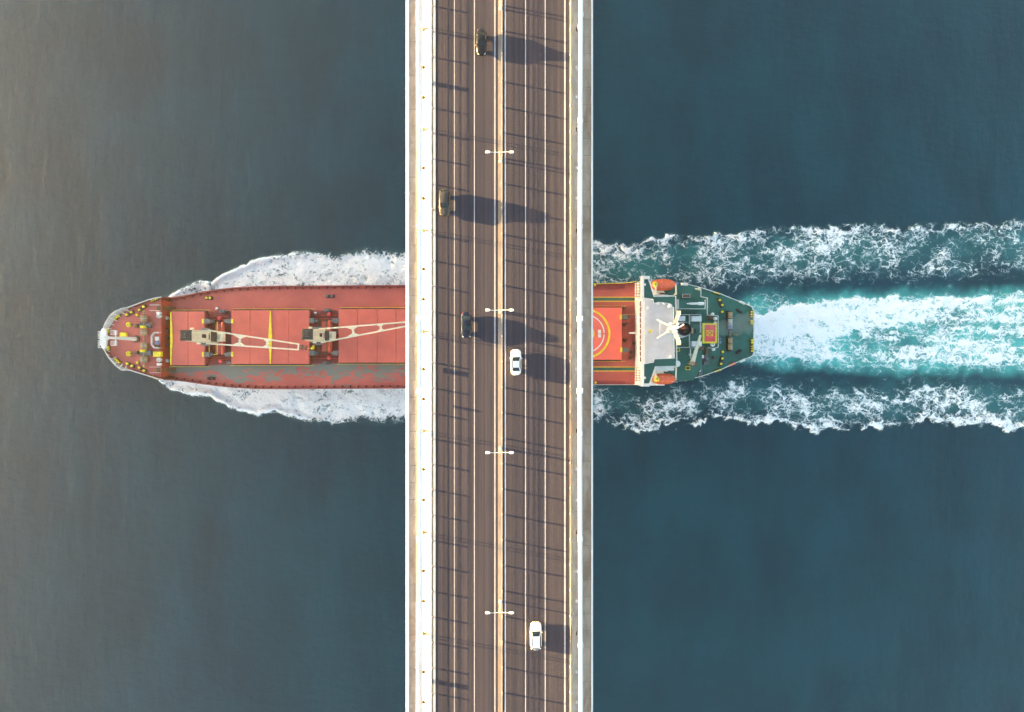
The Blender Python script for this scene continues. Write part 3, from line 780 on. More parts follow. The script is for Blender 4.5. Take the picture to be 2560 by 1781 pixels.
# bulwark plate and stays on both sides
xs = np.linspace(fx1+0.1, P(1480,0,11)[0], 90)
for fn, s in ((yU, 1), (yL, -1)):
    g = MB()
    g.grid([[(x, fn(x)+0.02*s, 11.02) for x in xs], [(x, fn(x)-0.28*s, 11.02) for x in xs], [(x, fn(x)-0.28*s, MZ) for x in xs]])
    part(g, "bulwark", M['reddark'])
proto = {}
x = fx1+2.0
rs = random.Random(5)
while x < P(1480,0,11)[0]:
    if not (-20 < x < 16):
        for fn, s in ((yU, 1), (yL, -1)):
            if s not in proto:
                o = part(MB().add([(-25-0.10,-0.28*s,11.0),(-25+0.10,-0.28*s,11.0),(-25-0.10,-0.95*s,MZ+0.02),(-25+0.10,-0.95*s,MZ+0.02),(-25-0.10,-0.28*s,MZ+0.02),(-25+0.10,-0.28*s,MZ+0.02)],
                               [(0,1,3,2),(0,2,4),(1,5,3),(2,3,5,4)]).box(-25.22,-24.78,-0.62*s-0.17,-0.62*s+0.17,MZ,MZ+0.34), "bulwark_stay", M['reddark'])
                proto[s] = o
            else:
                o = proto[s].copy(); COL.objects.link(o)
            o.location = (x+25, fn(x), 0)
    x += 2.15
# hatches
def hatch(u0, u1, v0, v1, folds, m='red'):
    x0, x1 = P(u0,0,HZ)[0], P(u1,0,HZ)[0]
    (ya, yb2) = (hy(0,v1), hy(0,v0))
    part(MB().box(x0+0.35, x1-0.35, ya+0.3, yb2-0.3, MZ-0.05, HZ-0.72), "hatch_coaming", M['reddark'])
    fx = [x0]+[P(f,0,HZ)[0] for f in folds]+[x1]
    for a, b in zip(fx, fx[1:]):
        h = part(MB().bbox(((a+b)/2, (ya+yb2)/2), b-a-0.07, yb2-ya, HZ-0.7, HZ+rs.uniform(-0.015,0.015), b=0.05), "hatch_cover", M[m])
    return x0, x1, ya, yb2
h1 = hatch(428,511.5,779,913.5,(470,))
h2 = hatch(578,773,776,910.5,(625,676,722))
h3 = hatch(846,1128,773,907,(893,943,990,1038,1084))
h4 = hatch(1170,1555,769,900,(1222,1276,1330,1384,1438), 'redlit')
# tapered yellow hinge beams
def hinge(u, v0, v1, w, flat=0):
    z = HZ+0.03
    a, b, c = P(u,v0,z), P(u,(v0+v1)/2,z), P(u,v1,z)
    pts = [(a[0]-0.12,a[1]),(b[0]-w*(0 if flat else 1)-0.12,b[1]),(c[0]-0.12,c[1]),(c[0]+0.12,c[1]),(b[0]+w,b[1]),(a[0]+0.12,a[1])]
    part(MB().prism(pts, HZ+0.02, HZ+0.22), "hinge_beam", M['yellow'])
hinge(676.5, 777.5, 910, 0.42)
hinge(427.5, 780.5, 913, 0.50, 1)
# grey and yellow lifting pads at the hatch ends
for u, v, s, yel in ((512,803.5,1,1),(512,886.5,1,1),(577,803.5,-1,1),(577,886,-1,1),(774,802,1,0),(774,883,1,0),(845,802,-1,0),(845,883,-1,0),(1556,793,1,1),(1557,875,1,1)):
    x, y, _ = P(u, v, HZ)
    pd = part(MB().bbox((x+s*0.55, y), 1.5, 1.25, HZ-1.2, HZ+0.12, b=0.1).bbox((x+s*1.35,y), 1.2, 0.7, HZ-1.6, HZ-0.1, b=0.1), "lifting_pad", M['grey'])
    if yel: part(MB().bbox((x-s*0.42, y), 0.55, 1.22, HZ-0.1, HZ+0.17, b=0.03), "pad_end", M['yellow'], pd)
# yellow walkway rails along the coamings
for (x0,x1,ya,yb2) in (h1,h2,h3,h4):
    part(MB().rail([(x0+0.3,yb2+0.4,MZ+1.6),(x1+1.2,yb2+0.4,MZ+1.6)], 1.1, 2.7, 0.045, (1.0,)), "hatch_rail", M['yellow'])
    part(MB().rail([(x0-0.5,ya-0.4,MZ+1.6),(x1+1.0,ya-0.4,MZ+1.6)], 1.1, 2.7, 0.045, (1.0,)), "hatch_rail", M['yellow'])
    for yy, s in ((yb2,1),(ya,-1)):
        part(MB().box(x0, x1, min(yy-0.28*s,yy+0.32*s), max(yy-0.28*s,yy+0.32*s), MZ+1.3, MZ+1.55), "coaming_walkway", M['black'])

# cargo cranes
def crane(xp, yp, jx, jy, w0, w1):
    c = part(MB().lathe((xp,yp,MZ), [(1.9,0),(1.7,0.5),(1.6,5.6)], 20), "deck_crane", M['cream'], smooth=True)
    part(MB().lathe((xp,yp,15.6), [(2.5,0),(2.5,0.35),(1.9,0.5)], 10), "slewing_platform", M['grey'], c)
    tw = MB()
    lev = [(16.0,-1.6,2.7,1.65),(19.0,-1.2,3.0,1.6),(24.0,-0.5,3.1,1.45),(27.7,0.3,3.0,1.25)]
    rows = [[(xp+a,yp-w*0.9,z),(xp+a,yp+w*0.9,z),(xp+b-0.35,yp+w,z),(xp+b,yp+w*0.72,z),(xp+b,yp-w*0.72,z),(xp+b-0.35,yp-w,z),(xp+a,yp-w*0.9,z)] for z,a,b,w in lev]
    tw.grid([r[::-1] for r in rows]); tw.add(rows[-1][:6], [(5,4,3,2,1,0)])
    part(tw, "crane_tower", M['cream'], c)
    part(MB().bbox((xp+1.65,yp), 2.6, 2.6, 27.6, 28.4, b=0.4).bbox((xp+1.7,yp), 1.4, 1.1, 28.4, 28.8, b=0.2), "winch_housing", M['black'], c)
    for k in (-0.55,-0.2,0.2,0.55): part(MB().lathe((xp+1.9,yp+k,28.4), [(0.2,-0.06),(0.5,-0.06),(0.5,0.06),(0.2,0.06)], 12, 'y'), "sheave", M['grey'], c)
    part(MB().bbox((xp+3.05,yp), 0.55, 2.5, 16.6, 19.0, b=0.05), "front_recess", M['black'], c)
    part(MB().bbox((xp+3.6,yp), 1.7, 2.3, 14.4, 16.2, b=0.5), "drive_housing", M['cream'], c)
    part(MB().box(xp+3.0, xp+3.16, yp-0.45, yp+0.45, 21.5, 23.4), "cab_window", M['glass'], c)
    part(MB().box(xp+3.0, xp+3.10, yp-0.75, yp+0.75, 19.6, 20.1), "vent_grille", M['grey'], c)
    part(MB().bbox((xp+1.2,yp+1.75), 0.9, 0.5, 24.3, 24.6, b=0.05).bbox((xp+1.2,yp-1.75), 0.9, 0.5, 21.3, 21.6, b=0.05), "service_step", M['cream'], c)
    # jib: two converging box chords with gusseted cross ties
    fx, fy, z0, z1 = xp+1.2, yp, 17.4, 17.9
    d = Vector((jx-fx, jy-fy, 0)); L = d.length; d.normalize(); n = Vector((-d.y, d.x, 0))
    def J(t, s): return Vector((fx,fy,0))+d*(L*t)+n*(s*(w0*(1-t)+w1*t)/2)+Vector((0,0,z0+(z1-z0)*t))
    j = MB()
    for s in (-1, 1): j.bar(J(0,s), J(1,s), 0.36, 0.42)
    j.bar(J(1,-1.15), J(1,1.15), 0.4, 0.4)
    def flat(pts):
        lowp = [p-Vector((0,0,0.16)) for p in pts]; hi = [p+Vector((0,0,0.19)) for p in pts]; m_ = len(pts)
        j.add(hi+lowp, [tuple(range(m_)), tuple(range(2*m_-1,m_-1,-1))]+[(i,m_+i,m_+(i+1)%m_,(i+1)%m_) for i in range(m_)])
    for t0, g0 in ((0.36, 0.09), (0.66, 0.05)):
        j.bar(J(t0,-1), J(t0,1), 0.55, 0.3)
        for s in (-1, 1):
            q = [J(t0-g0,s), J(t0-0.016,s*0.42), J(t0+0.016,s*0.42), J(t0+g0*0.8,s)]
            flat(q if s < 0 else q[::-1])
    part(j, "jib", M['cream'], c)
    tp = MB()
    e0 = J(1,0)
    for k in (-0.4,0,0.4): tp.bar(e0+n*k+d*0.2, e0+n*k+d*2.0-Vector((0,0,0.3)), 0.22, 0.5)
    tp.bar(e0+d*1.0+n*0.7, e0+d*1.0-n*0.7, 0.3, 0.3); tp.bar(e0+d*1.9+n*0.6-Vector((0,0,.3)), e0+d*1.9-n*0.6-Vector((0,0,.3)), 0.3, 0.3)
    part(tp, "jib_head", M['brown'], c)
    wr = MB()
    for k in (-0.5,-0.2,0.2,0.5): wr.tube((xp+2.2,yp+k,28.7), tuple(e0+n*k*0.8+Vector((0,0,0.2))), 0.022, n=4)
    part(wr, "hoist_wire", M['grey'], c)
    hk = e0+d*2.9
    part(MB().bbox((hk.x,hk.y), 0.7, 0.55, 15.2, 16.4, b=0.15).tube((hk.x,hk.y,16.3),(hk.x-0.8,hk.y,17.6),0.05,n=5).lathe((hk.x+0.1,hk.y+0.5,15.0), [(0.1,0),(0.3,0.1),(0.3,0.5),(0.1,0.6)], 10), "hook_block", M['yellow'], c)
    return c
crane(-80.3, 4.98, -55.2, 2.35, 3.45, 1.45)
crane(-51.0, 5.25, -25.8, 8.45, 3.55, 0.85)

# machinery in the gaps below the cranes
def gap(u0, u1, vb, vt, up0, extra):
    xp_ = P(up0,0,12)[0]
    ya, yb2 = P(0,vb,12)[1], P(0,vt,12)[1]
    part(MB().lathe((xp_,ya,12.1), [(0.02,0),(0.55,0.02),(0.55,yb2-ya-0.02),(0.02,yb2-ya)], 14, 'y'), "pipe_casing", M['redbright'], smooth=True)
    part(MB().box(xp_-2.6, xp_-0.7, ya+0.3, yb2-0.3, MZ, 11.4), "crane_house", M['red'])
gap(511,578,888,806,559,1)
gap(773,846,882,801,826.5,0)
for u, v in ((548,796),(551,903),(822,785.5),(822,895.5)):
    x, y, _ = P(u,v,11.2)
    part(MB().lathe((x,y,MZ), [(0.28,0),(0.28,0.9),(0.55,1.0),(0.5,1.3),(0.1,1.45)], 12), "mushroom_vent", M['pink'], smooth=True)
part(MB().rail([P(545,806,12),P(545,886,12),P(541,886.5,12)], 0.4, 3.0, 0.10, (1.0,)).rail([P(525,866,12),P(525,886,12),P(539,887,12)], 0.4, 3.0, 0.09, (1.0,)), "guard_frame", M['yellow'])
part(MB().rail([P(797,801,11.5),P(797,884,11.5),P(818,884,11.5),P(818,801,11.5),P(797,801,11.5)], 0.4, 3.0, 0.09, (1.0,)), "guard_frame", M['olive'])
for u, v, m in ((554,778.5,'grey'),(572,907,'grey'),(816,776,'grey'),(812,908,'grey')):
    x, y, _ = P(u,v,11.5)
    part(MB().bbox((x,y), 1.3, 0.8, MZ, 11.6, b=0.1).cbox((x+0.9,y), 0.5, 0.5, MZ, 11.0), "control_box", M[m])
for u, v in ((540,771.5),(787,783)):
    x, y, _ = P(u,v,10.6)
    part(MB().lathe((x,y,MZ), [(0.34,0),(0.42,0.18),(0.27,0.4),(0.08,0.5)], 9), "tarpaulin_bundle", M['white'], smooth=True)
for u0, v0, u1, v1 in ((518,790,518,782),(779,800,779,790),(787,872,787,905)):
    part(MB().bar(P(u0,v0,11),P(u1,v1,11),0.35,0.3), "pipe", M['olive'])
for v in (792,800,893,899):
    part(MB().tube(P(518,v,10.4),P(572,v,10.4),0.10,n=6), "pipe", M['redbright'])
    part(MB().tube(P(779,v-3,10.4),P(842,v-3,10.4),0.10,n=6), "pipe", M['redbright'])

# deck fittings -------------------------------------------------------------
def bollard(mb, x, y, z, r=0.24, h=0.75):
    mb.lathe((x,y,z), [(r,0),(r,h*0.75),(r*1.3,h*0.8),(r*1.3,h*0.95),(r*0.5,h)], 10)
def bitts(pts, z, m='yellow', base=True):
    c = [P(u,v,z+0.7) for u,v in pts]
    b = MB()
    if base and len(c) == 2:
        a, d = Vector(c[0][:2]), Vector(c[1][:2]); mid = (a+d)/2; rot = math.atan2(d.y-a.y, d.x-a.x)
        b.bbox((mid.x,mid.y), (d-a).length+1.1, 0.85, z, z+0.22, rot=rot, b=0.05)
        o = part(b, "mooring_bitt", M['black'])
    else:
        for x, y, _ in c: b.cbox((x,y), 0.75, 0.75, z, z+0.08)
        o = part(b, "mooring_bitt", M['black'])
    for x, y, _ in c:
        p = MB(); bollard(p, x, y, z+0.05, 0.19 if len(c) == 3 else 0.24); part(p, "post", M[m], o, True)
for pr in (((347.5,775),(358,767)),((316,787),(327.5,781)),((347.5,919.5),(359,927)),((317,909.5),(329,915))): bitts(pr, FZ)
for pt in ((342,788),(343,907)): bitts((pt,), FZ)
for tri in (((287,797),(291,793),(295,789)),((379,752),(385,749.5),(390,747.5)),((288,899),(292,903),(297,907)),((382,943),(387,945),(392,947)),((268,825),(268,830)),((268,868),(269,873))): bitts(tri, FZ, base=False)
bitts(((515.5,745),(524.5,745)), MZ)
bitts(((818,740.5),(829,740.5)), MZ, 'grey'); bitts(((520,947),(530,947)), MZ, 'hull')
for tri in (((1787,731.5),(1793,733),(1799,735)),((1789,929),(1795,927),(1801,925))): bitts(tri, AZ, base=False)
for pr in (((1800,750.5),(1806,763)),((1806,896.5),(1803,910))): bitts(pr, AZ)
for pt in ((1806,780),(1807,880)): bitts((pt,), AZ)
for tri in (((1879.5,780),(1879.5,786),(1879.5,792)),((1880,803),(1880,809)),((1881,851),(1881,857)),((1881,866),(1881,872),(1881,878))): bitts(tri, AZ, base=False)

# foremast
mxp, myp, _ = P(341,848,FZ)
fm = part(MB().lathe((mxp,myp,FZ), [(0.55,0),(0.50,1.0),(0.40,6.0),(0.26,11.6),(0.05,12.2)], 12), "foremast", M['white'], smooth=True)
part(MB().lathe((mxp,myp,FZ), [(1.0,0),(1.0,0.25),(0.6,0.5)], 12), "mast_foot", M['brown'], fm)
for s in (-1, 1):
    yy = myp+s*1.35
    g = MB().rail([(mxp-0.5,yy-0.55,21.6),(mxp+0.5,yy-0.55,21.6),(mxp+0.5,yy+0.55,21.6),(mxp-0.5,yy+0.55,21.6),(mxp-0.5,yy-0.55,21.6)], 0.9, 1.0, 0.05)
    for k in range(5): g.bar((mxp-0.5,yy-0.5+0.25*k,21.6),(mxp+0.5,yy-0.5+0.25*k,21.6),0.12,0.08)
    part(g, "mast_platform", M['white'], fm)
part(MB().bar((mxp,myp-2.0,21.5),(mxp,myp+2.0,21.5),0.2,0.2).bar((mxp,myp-0.5,24.0),(mxp,myp+0.5,24.0),0.15,0.15), "crosstree", M['white'], fm)
part(MB().lathe((mxp-0.35,myp,22.4), [(0.22,0),(0.26,0.1),(0.26,0.5),(0.2,0.6)], 10), "navigation_light", M['lgrey'], fm)

# windlasses
for sg, vc in ((1, 813), (-1, 883)):
    x, y, _ = P(360, vc, 14.4)
    w = part(MB().bbox((x,y), 3.2, 1.5, FZ, FZ+0.35, b=0.08).bbox((x+1.2,y), 1.4, 1.2, FZ+0.3, FZ+1.3, b=0.2), "windlass", M['grey'])
    part(MB().tube((x,y-3.7,FZ+0.95),(x,y+3.7,FZ+0.95),0.14,n=8), "shaft", M['tan'], w)
    for dy, rr, hw, m in ((sg*1.75,1.02,0.66,'tan'),(-sg*1.95,0.95,0.66,'tan')):
        dr = part(MB().lathe((x,y+dy,FZ+0.95), [(0.3,-hw-0.1),(rr,-hw-0.1),(rr,-hw),(rr*0.8,-hw+0.02),(rr*0.84,0),(rr*0.8,hw-0.02),(rr,hw),(rr,hw+0.1),(0.3,hw+0.1)], 16, 'y'), "rope_drum", M[m], w)
        for q in np.linspace(-0.5, 0.5, 6): part(MB().lathe((x,y+dy+q,FZ+0.95), [(rr*0.80,-0.07),(rr*0.88,0),(rr*0.80,0.07)], 14, 'y'), "rope_turn", M['tan' if int(q*10)%4 else 'lgrey'], dr)
    part(MB().lathe((x,y-sg*0.55,FZ+0.95), [(0.3,-0.35),(0.75,-0.35),(0.6,0),(0.75,0.35),(0.3,0.35)], 14, 'y').bbox((x-0.1,y-sg*0.5), 1.0, 0.6, FZ+1.4, FZ+1.75, b=0.1), "chain_wheel", M['yellow'], w)
    part(MB().lathe((x,y+sg*3.5,FZ+0.95), [(0.3,-0.3),(0.2,0),(0.34,0.3)], 10, 'y'), "warping_head", M['tan'], w)
    hx_, hy_, _ = P(322.5, 812 if sg > 0 else 885, FZ)
    ch = MB()
    for k in range(9):
        t_ = k/8; ch.cbox((x-1.2-(x-1.2-hx_-0.6)*t_, y-sg*0.5+(hy_-(y-sg*0.5))*t_), 0.34, 0.24 if k % 2 else 0.14, FZ+0.3, FZ+0.55)
    part(ch, "anchor_chain", M['brown'], w)
    part(MB().bbox(((x+hx_)/2,(y-sg*0.5+hy_)/2), 0.8, 0.9, FZ, FZ+0.9, b=0.15), "chain_stopper", M['olive'], w)
    hw_ = part(MB().lathe((hx_,hy_,FZ), [(0.40,0.02),(0.72,0.02),(0.66,0.30),(0.45,0.34),(0.40,0.1)], 16), "hawse_pipe", M['yellow'], smooth=True)
    part(MB().lathe((hx_,hy_,FZ+0.02), [(0.42,0),(0.42,0.05)], 12), "hawse_mouth", M['black'], hw_)
# forecastle boxes
for u, v, su, sv, m, h in ((306.5,837,16,9.5,'yellow',0.9),(391.5,886,19,12.5,'yellow',1.0),(395,782.5,10,5,'white',0.8),(396,911.5,9,5.5,'white',0.8)):
    x, y, _ = P(u,v,FZ+h)
    bxo = part(MB().bbox((x,y), su*0.106, sv*0.106, FZ, FZ+h, b=0.06), "deck_box", M[m])
    part(MB().bbox((x,y), su*0.106+0.06, sv*0.106+0.06, FZ+h*0.72, FZ+h*0.80, b=0.01), "lid_rim", M[m], bxo)
for u, v in ((396,790.5),(396,900)):
    x, y, _ = P(u,v,FZ+0.8)
    part(MB().lathe((x,y,FZ), [(0.35,0),(0.60,0.05),(0.60,0.75),(0.35,0.8),(0.2,0.6)], 14), "hose_reel", M['lgrey'], smooth=True)
fr = MB()
fp = [P(u,v,14.6) for u,v in ((398,832),(386,832),(379,840),(379,862),(386,870),(398,870))]
for a, b in zip(fp, fp[1:]): fr.bar(a, b, 0.32, 0.3)
for p in fp: fr.tube((p[0],p[1],FZ), p, 0.08, n=6)
for k in range(8):
    a, b = P(379.5,841+2.8*k,14.5), P(383,841+2.8*k,14.5); fr.bar(a, b, 0.1, 0.1)
part(fr, "rescue_cradle", M['lgrey'])
for u, v, su, sv, m in ((390,847,7,10,'white'),(391,858,9,8,'paleblue'),(391,866,7,5,'olive')):
    x, y, _ = P(u,v,14.3)
    part(MB().bbox((x,y), su*0.106, sv*0.106, FZ, 14.3, b=0.1), "deck_box", M[m])
# ladders from forecastle to the main deck
for v in (770.5, 925):
    x0, y0, _ = P(391, v, FZ); x1 = fx1+1.9
    ld = MB()
    for s in (-0.5, 0.5):
        ld.bar((fx1-0.3,y0+s,FZ+0.05),(x1,y0+s,MZ+0.2),0.10,0.25)
    l = part(ld, "ladder", M['olive'])
    for k in range(9):
        t_ = (k+0.5)/9; part(MB().box(fx1-0.2+(x1-fx1)*t_-0.02, fx1+0.02+(x1-fx1)*t_, y0-0.5, y0+0.5, FZ-(FZ-MZ)*t_, FZ-(FZ-MZ)*t_+0.05), "tread", M['olive'], l)
    part(MB().box(fx1-1.3, fx1-0.28, y0-0.55, y0+0.55, FZ+0.02, FZ+0.08), "grating", M['olive'], l)
    for s in (-0.75, 0.75): part(MB().rail([(fx1-2.6,y0+s,FZ),(fx1-0.1,y0+s,FZ)], 1.0, 1.3, 0.05), "handrail", M['white'], l)
for v in (796, 809, 828, 845, 863, 902):
    x, y, _ = P(420, v, 11.2)
    wt = v in (796, 902)
    part(MB().lathe((x-0.2,y,MZ), [(0.32,0),(0.32,1.2),(0.55,1.3),(0.5,1.6),(0.15,1.8)], 12), "mushroom_vent", M['lgrey' if wt else 'hull'], smooth=True)

# helideck markings on the aft hatch
hc = P(1463, 834.5, HZ)
hk = (H-HZ)/F
zt = HZ+0.03
hp = part(MB().ring(hc, 58.0*hk, 62.8*hk, zt), "helideck_ring", M['yellow'])
part(MB().ring(hc, 45.8*hk, 48.6*hk, zt, R(2.2), R(88)).ring(hc, 45.8*hk, 48.6*hk, zt, R(92), R(178)).ring(hc, 45.8*hk, 48.6*hk, zt, R(182), R(268)).ring(hc, 45.8*hk, 48.6*hk, zt, R(272), R(358)), "helideck_ring", M['white'])
part(MB().ring(hc, 20.0*hk, 23.3*hk, zt), "helideck_ring", M['yellow'])
mk = MB()
for v0, v1 in ((825.2,834.2),(835.4,844.2)):
    (x0,y1,_), (x1,y0,_) = P(1495,v0,HZ), P(1502.6,v1,HZ)
    mk.add([(x0,y0,zt),(x1,y0,zt),(x1,y1,zt),(x0,y1,zt)], [(0,1,2,3)])
part(mk, "helideck_figure", M['white'])
# green walkways with yellow edges either side of the hatch
for v in (748.5, 923):
    a, b = P(1440,v-3.3,MZ+0.012), P(1588,v+3.3,MZ+0.012)
    part(MB().box(a[0], b[0], b[1], a[1], MZ+0.004, MZ+0.012), "walkway_strip", M['green'])
    for dv in (-5.0, 5.0):
        a, b = P(1440,v+dv-0.9,MZ+0.012), P(1588,v+dv+0.9,MZ+0.012)
        part(MB().box(a[0], b[0], b[1], a[1], MZ+0.004, MZ+0.014), "walkway_edge", M['yellow'])
for v in (717, 958):
    a, b = P(1440,v-5,MZ+0.3), P(1562,v+5,MZ+0.3)
    part(MB().box(a[0], b[0], b[1], a[1], MZ+0.004, MZ+0.35), "deck_plinth", M['reddark'])
part(MB().rail([P(1480,711,11),P(1560,709,11),P(1592,704.5,11)], 0.9, 1.5, 0.07), "rail", M['yellow'])
part(MB().rail([P(1480,962,10.4),P(1588,962,10.4)], 0.7, 1.8, 0.05), "rail", M['white'])
for u, v in ((1488,712.5),(1489.5,957)):
    x,y,_ = P(u,v,11); b = MB(); bollard(b, x, y, MZ); part(b, "post_light", M['yellow'], smooth=True)
for u, v in ((1560,770),(1560,812),(1562,851),(1577,895),(1578,881),(1585,858)):
    x,y,_ = P(u,v,10.8); part(MB().bbox((x,y), 0.8, 0.8, MZ, 10.8, b=0.15).tube((x,y,10.5),(x+0.9,y+0.3,10.5),0.12,n=6), "winch_motor", M['brown'])
part(MB().tube(P(1573,833,14),P(1590,833,14),0.22,n=8), "signal_boom", M['white'])
part(MB().rail([P(1558,786.5,10.5),P(1588,786.5,10.5)], 0.6, 1.5, 0.05, (1.0,)), "rail", M['yellow'])

# superstructure --------------------------------------------------------------
part(MB().box(33.45, 40.0, yL(33)+0.1, yU(33)-0.1, MZ, 15.0), "lower_house", M['white'])
wy0, wy1 = P(0,966,25)[1], P(0,692,25)[1]
part(MB().box(33.6, 40.0, -3.6, 15.0, 15.0, 24.55), "accommodation_block", M['white'])
WZ = 25.0
wing = [P(u,v,WZ)[:2] for u,v in ((1601,694),(1617,694),(1622,705),(1634,743),(1687,741.5),(1690,915.5),(1637,917),(1624,955),(1619,966),(1602,966))]
part(MB().prism(wing[::-1], 24.56, WZ), "wing_deck", M['greenwing'])
wb_ = MB()
x0 = wing[0][0]
wb_.box(x0, x0+0.62, wy0, wy1, WZ, WZ+1.25)
wb_.box(x0+0.63, x0+2.0, wy1-0.7, wy1, WZ, WZ+1.2); wb_.box(x0+0.63, x0+2.0, wy0, wy0+0.7, WZ, WZ+1.2)
part(wb_, "wing_bulwark", M['white'])
part(MB().rail([(*wing[1],WZ),(*wing[2],WZ),(*wing[3],WZ),(*wing[4],WZ),(*wing[5],WZ),(*wing[6],WZ),(*wing[7],WZ),(*wing[8],WZ)], 1.0, 1.8, 0.06), "wing_rail", M['white'])
for v in (712, 945):
    x, y, _ = P(1612,v,26); part(MB().lathe((x,y,WZ), [(0.12,0),(0.12,0.9),(0.30,1.0),(0.30,1.15),(0.1,1.25)], 12), "compass_repeater", M['white'], smooth=True)
RZ = 27.6
roof = [P(u,v,RZ)[:2] for u,v in ((1609,746),(1631,749.4),(1632,759),(1640,758),(1650,757),(1672,760),(1674,768),(1682,769),(1683.5,896),(1633.5,898),(1632,906),(1609,910))]
inn_ = [(x*0.985+35*0.015, y*0.98+6*0.02) for x, y in roof]
part(MB().prism(inn_[::-1], WZ, RZ-0.15), "wheelhouse", M['white'])
part(MB().prism(roof[::-1], RZ-0.2, RZ), "wheelhouse_roof", M['roofgrey'])
part(MB().prism([(roof[0][0]-0.05,roof[0][1]),(roof[0][0]-0.05,roof[-1][1]),(roof[0][0]-0.55,roof[-1][1]),(roof[0][0]-0.55,roof[0][1])][::-1], RZ-1.5, RZ-0.05), "window_visor", M['white'])
part(MB().rail([(*p,RZ) for p in roof]+[(*roof[0],RZ)], 0.8, 1.6, 0.06), "roof_rail", M['white'])
n_w = 11
for k in range(n_w):
    ya = roof[-1][1]+0.5+(roof[0][1]-roof[-1][1]-1.0)*k/n_w
    part(MB().box(roof[0][0]-0.60, roof[0][0]-0.56, ya, ya+1.15, WZ+1.1, RZ-0.35), "window", M['glass'])
for u, v, r_, h_ in ((1627,828,0.38,0.5),(1619,770,0.4,0.3),(1676,765,0.55,0.9),(1678,893,0.4,0.4),(1646,759,0.4,0.6),(1660,760,0.35,0.6)):
    x, y, _ = P(u,v,RZ+h_); part(MB().lathe((x,y,RZ), [(r_,0),(r_,h_*0.7),(r_*0.6,h_),(0.05,h_*1.1)], 12), "roof_fitting", M['yellow' if u == 1627 else 'white'], smooth=True)
# open stairs at the wing roots
for v0, v1 in ((706,742),(920,952)):
    g = MB()
    a, b = P(1597,v0,20), P(1597,v1,20)
    for k in range(6):
        q = Vector(a).lerp(Vector(b), k/5); g.bar((q.x-0.9,q.y,q.z),(q.x+0.9,q.y,q.z),0.18,0.12)
    g.bar((a[0]-0.6,a[1],20),(b[0]-0.6,b[1],20),0.12,0.2); g.bar((a[0]+0.6,a[1],20),(b[0]+0.6,b[1],20),0.12,0.2)
    part(g, "open_stair", M['tan'])
# radar mast
xm, ym = 37.6, P(0,820,33)[1]
ms = part(MB().lathe((xm,ym,RZ), [(0.55,0),(0.50,4),(0.38,7.5),(0.15,9.0)], 10), "radar_mast", M['white'], smooth=True)
for s in (-1, 1):
    part(MB().bar((xm-2.6,ym+s*2.2,RZ+0.1),(xm-0.2,ym+s*0.2,RZ+4.2),0.32,0.34), "mast_leg", M['white'], ms)
    part(MB().bar((xm+0.3,ym+s*0.3,RZ+3.2),(xm+1.2,ym+s*3.4,RZ+4.9),0.42,0.30).bar((xm+1.2,ym+s*3.4,RZ+5.2),(xm+1.2,ym+s*4.0,RZ+5.2),0.9,0.2), "signal_yard", M['cream'], ms)
    part(MB().rail([(xm-1.0,ym+s*1.0,RZ+4.2),(xm+0.9,ym+s*1.3,RZ+4.2),(xm+1.5,ym+s*3.4,RZ+4.9)], 0.8, 1.0, 0.05), "mast_rail", M['white'], ms)
part(MB().bar((xm-0.2,ym-1.1,RZ+5.8),(xm+0.9,ym+1.1,RZ+5.8),0.4,0.45), "radar_scanner", M['white'], ms)
part(MB().bar((xm+0.2,ym-0.3,RZ+7.6),(xm+1.6,ym+0.7,RZ+7.8),0.3,0.35), "radar_scanner", M['white'], ms)
part(MB().bbox((xm,ym), 1.9, 1.8, RZ+3.9, RZ+4.15, b=0.05), "mast_platform", M['lgrey'], ms)
part(MB().bar((xm-2.2,ym-1.6,RZ+1.2),(xm-2.2,ym+1.6,RZ+1.2),0.2,0.2), "mast_tie", M['white'], ms)
for dx, dy, h_ in ((-0.6,0.9,6.4),(0.7,-0.8,7.4)): part(MB().lathe((xm+dx,ym+dy,RZ+4.1), [(0.25,0),(0.42,0.4),(0.35,0.9),(0.1,1.1)], 10), "antenna_dome", M['white'], ms, True)

# after house and boat deck
BZ = 19.0
xb1 = P(1752,0,BZ)[0]
yb_l, yb_h = P(0,930,BZ)[1], P(0,747,BZ)[1]
part(MB().box(40.01, xb1, yb_l, yb_h, AZ-0.05, BZ-0.06), "after_house", M['white'])
bd = [(40.02,yb_l-2.6),(46.5,yb_l-2.2),(xb1+0.3,yb_l+1.0),(xb1+0.3,yb_h-0.2),(46.5,yb_h+3.2),(40.02,yb_h+3.6)]
part(MB().prism(bd, BZ-0.05, BZ), "boat_deck", M['green'])
au = [P(u,v,AZ) for u,v in AU]; al = [P(u,v,AZ) for u,v in AL]
part(MB().prism([(40.02,yL(33)+0.1)]+[(p[0]-0.05,p[1]+0.05) for p in al[1:]]+[(p[0]-0.05,p[1]-0.05) for p in au[:0:-1]]+[(40.02,yU(33)-0.1)], AZ-0.3, AZ), "poop_deck", M['green'])
part(MB().rail([(p[0]-0.2,p[1]-0.2,AZ) for p in au[1:]]+[(p[0]-0.2,p[1]+0.2,AZ) for p in al[:0:-1]], 1.0, 1.8, 0.055), "stern_rail", M['white'])
part(MB().box(33.4,40.0,yU(33)-0.6,yU(33)-0.1,15.0,15.9).box(33.4,40.0,yL(33)+0.1,yL(33)+0.6,15.0,15.9), "tier_bulwark", M['white'])
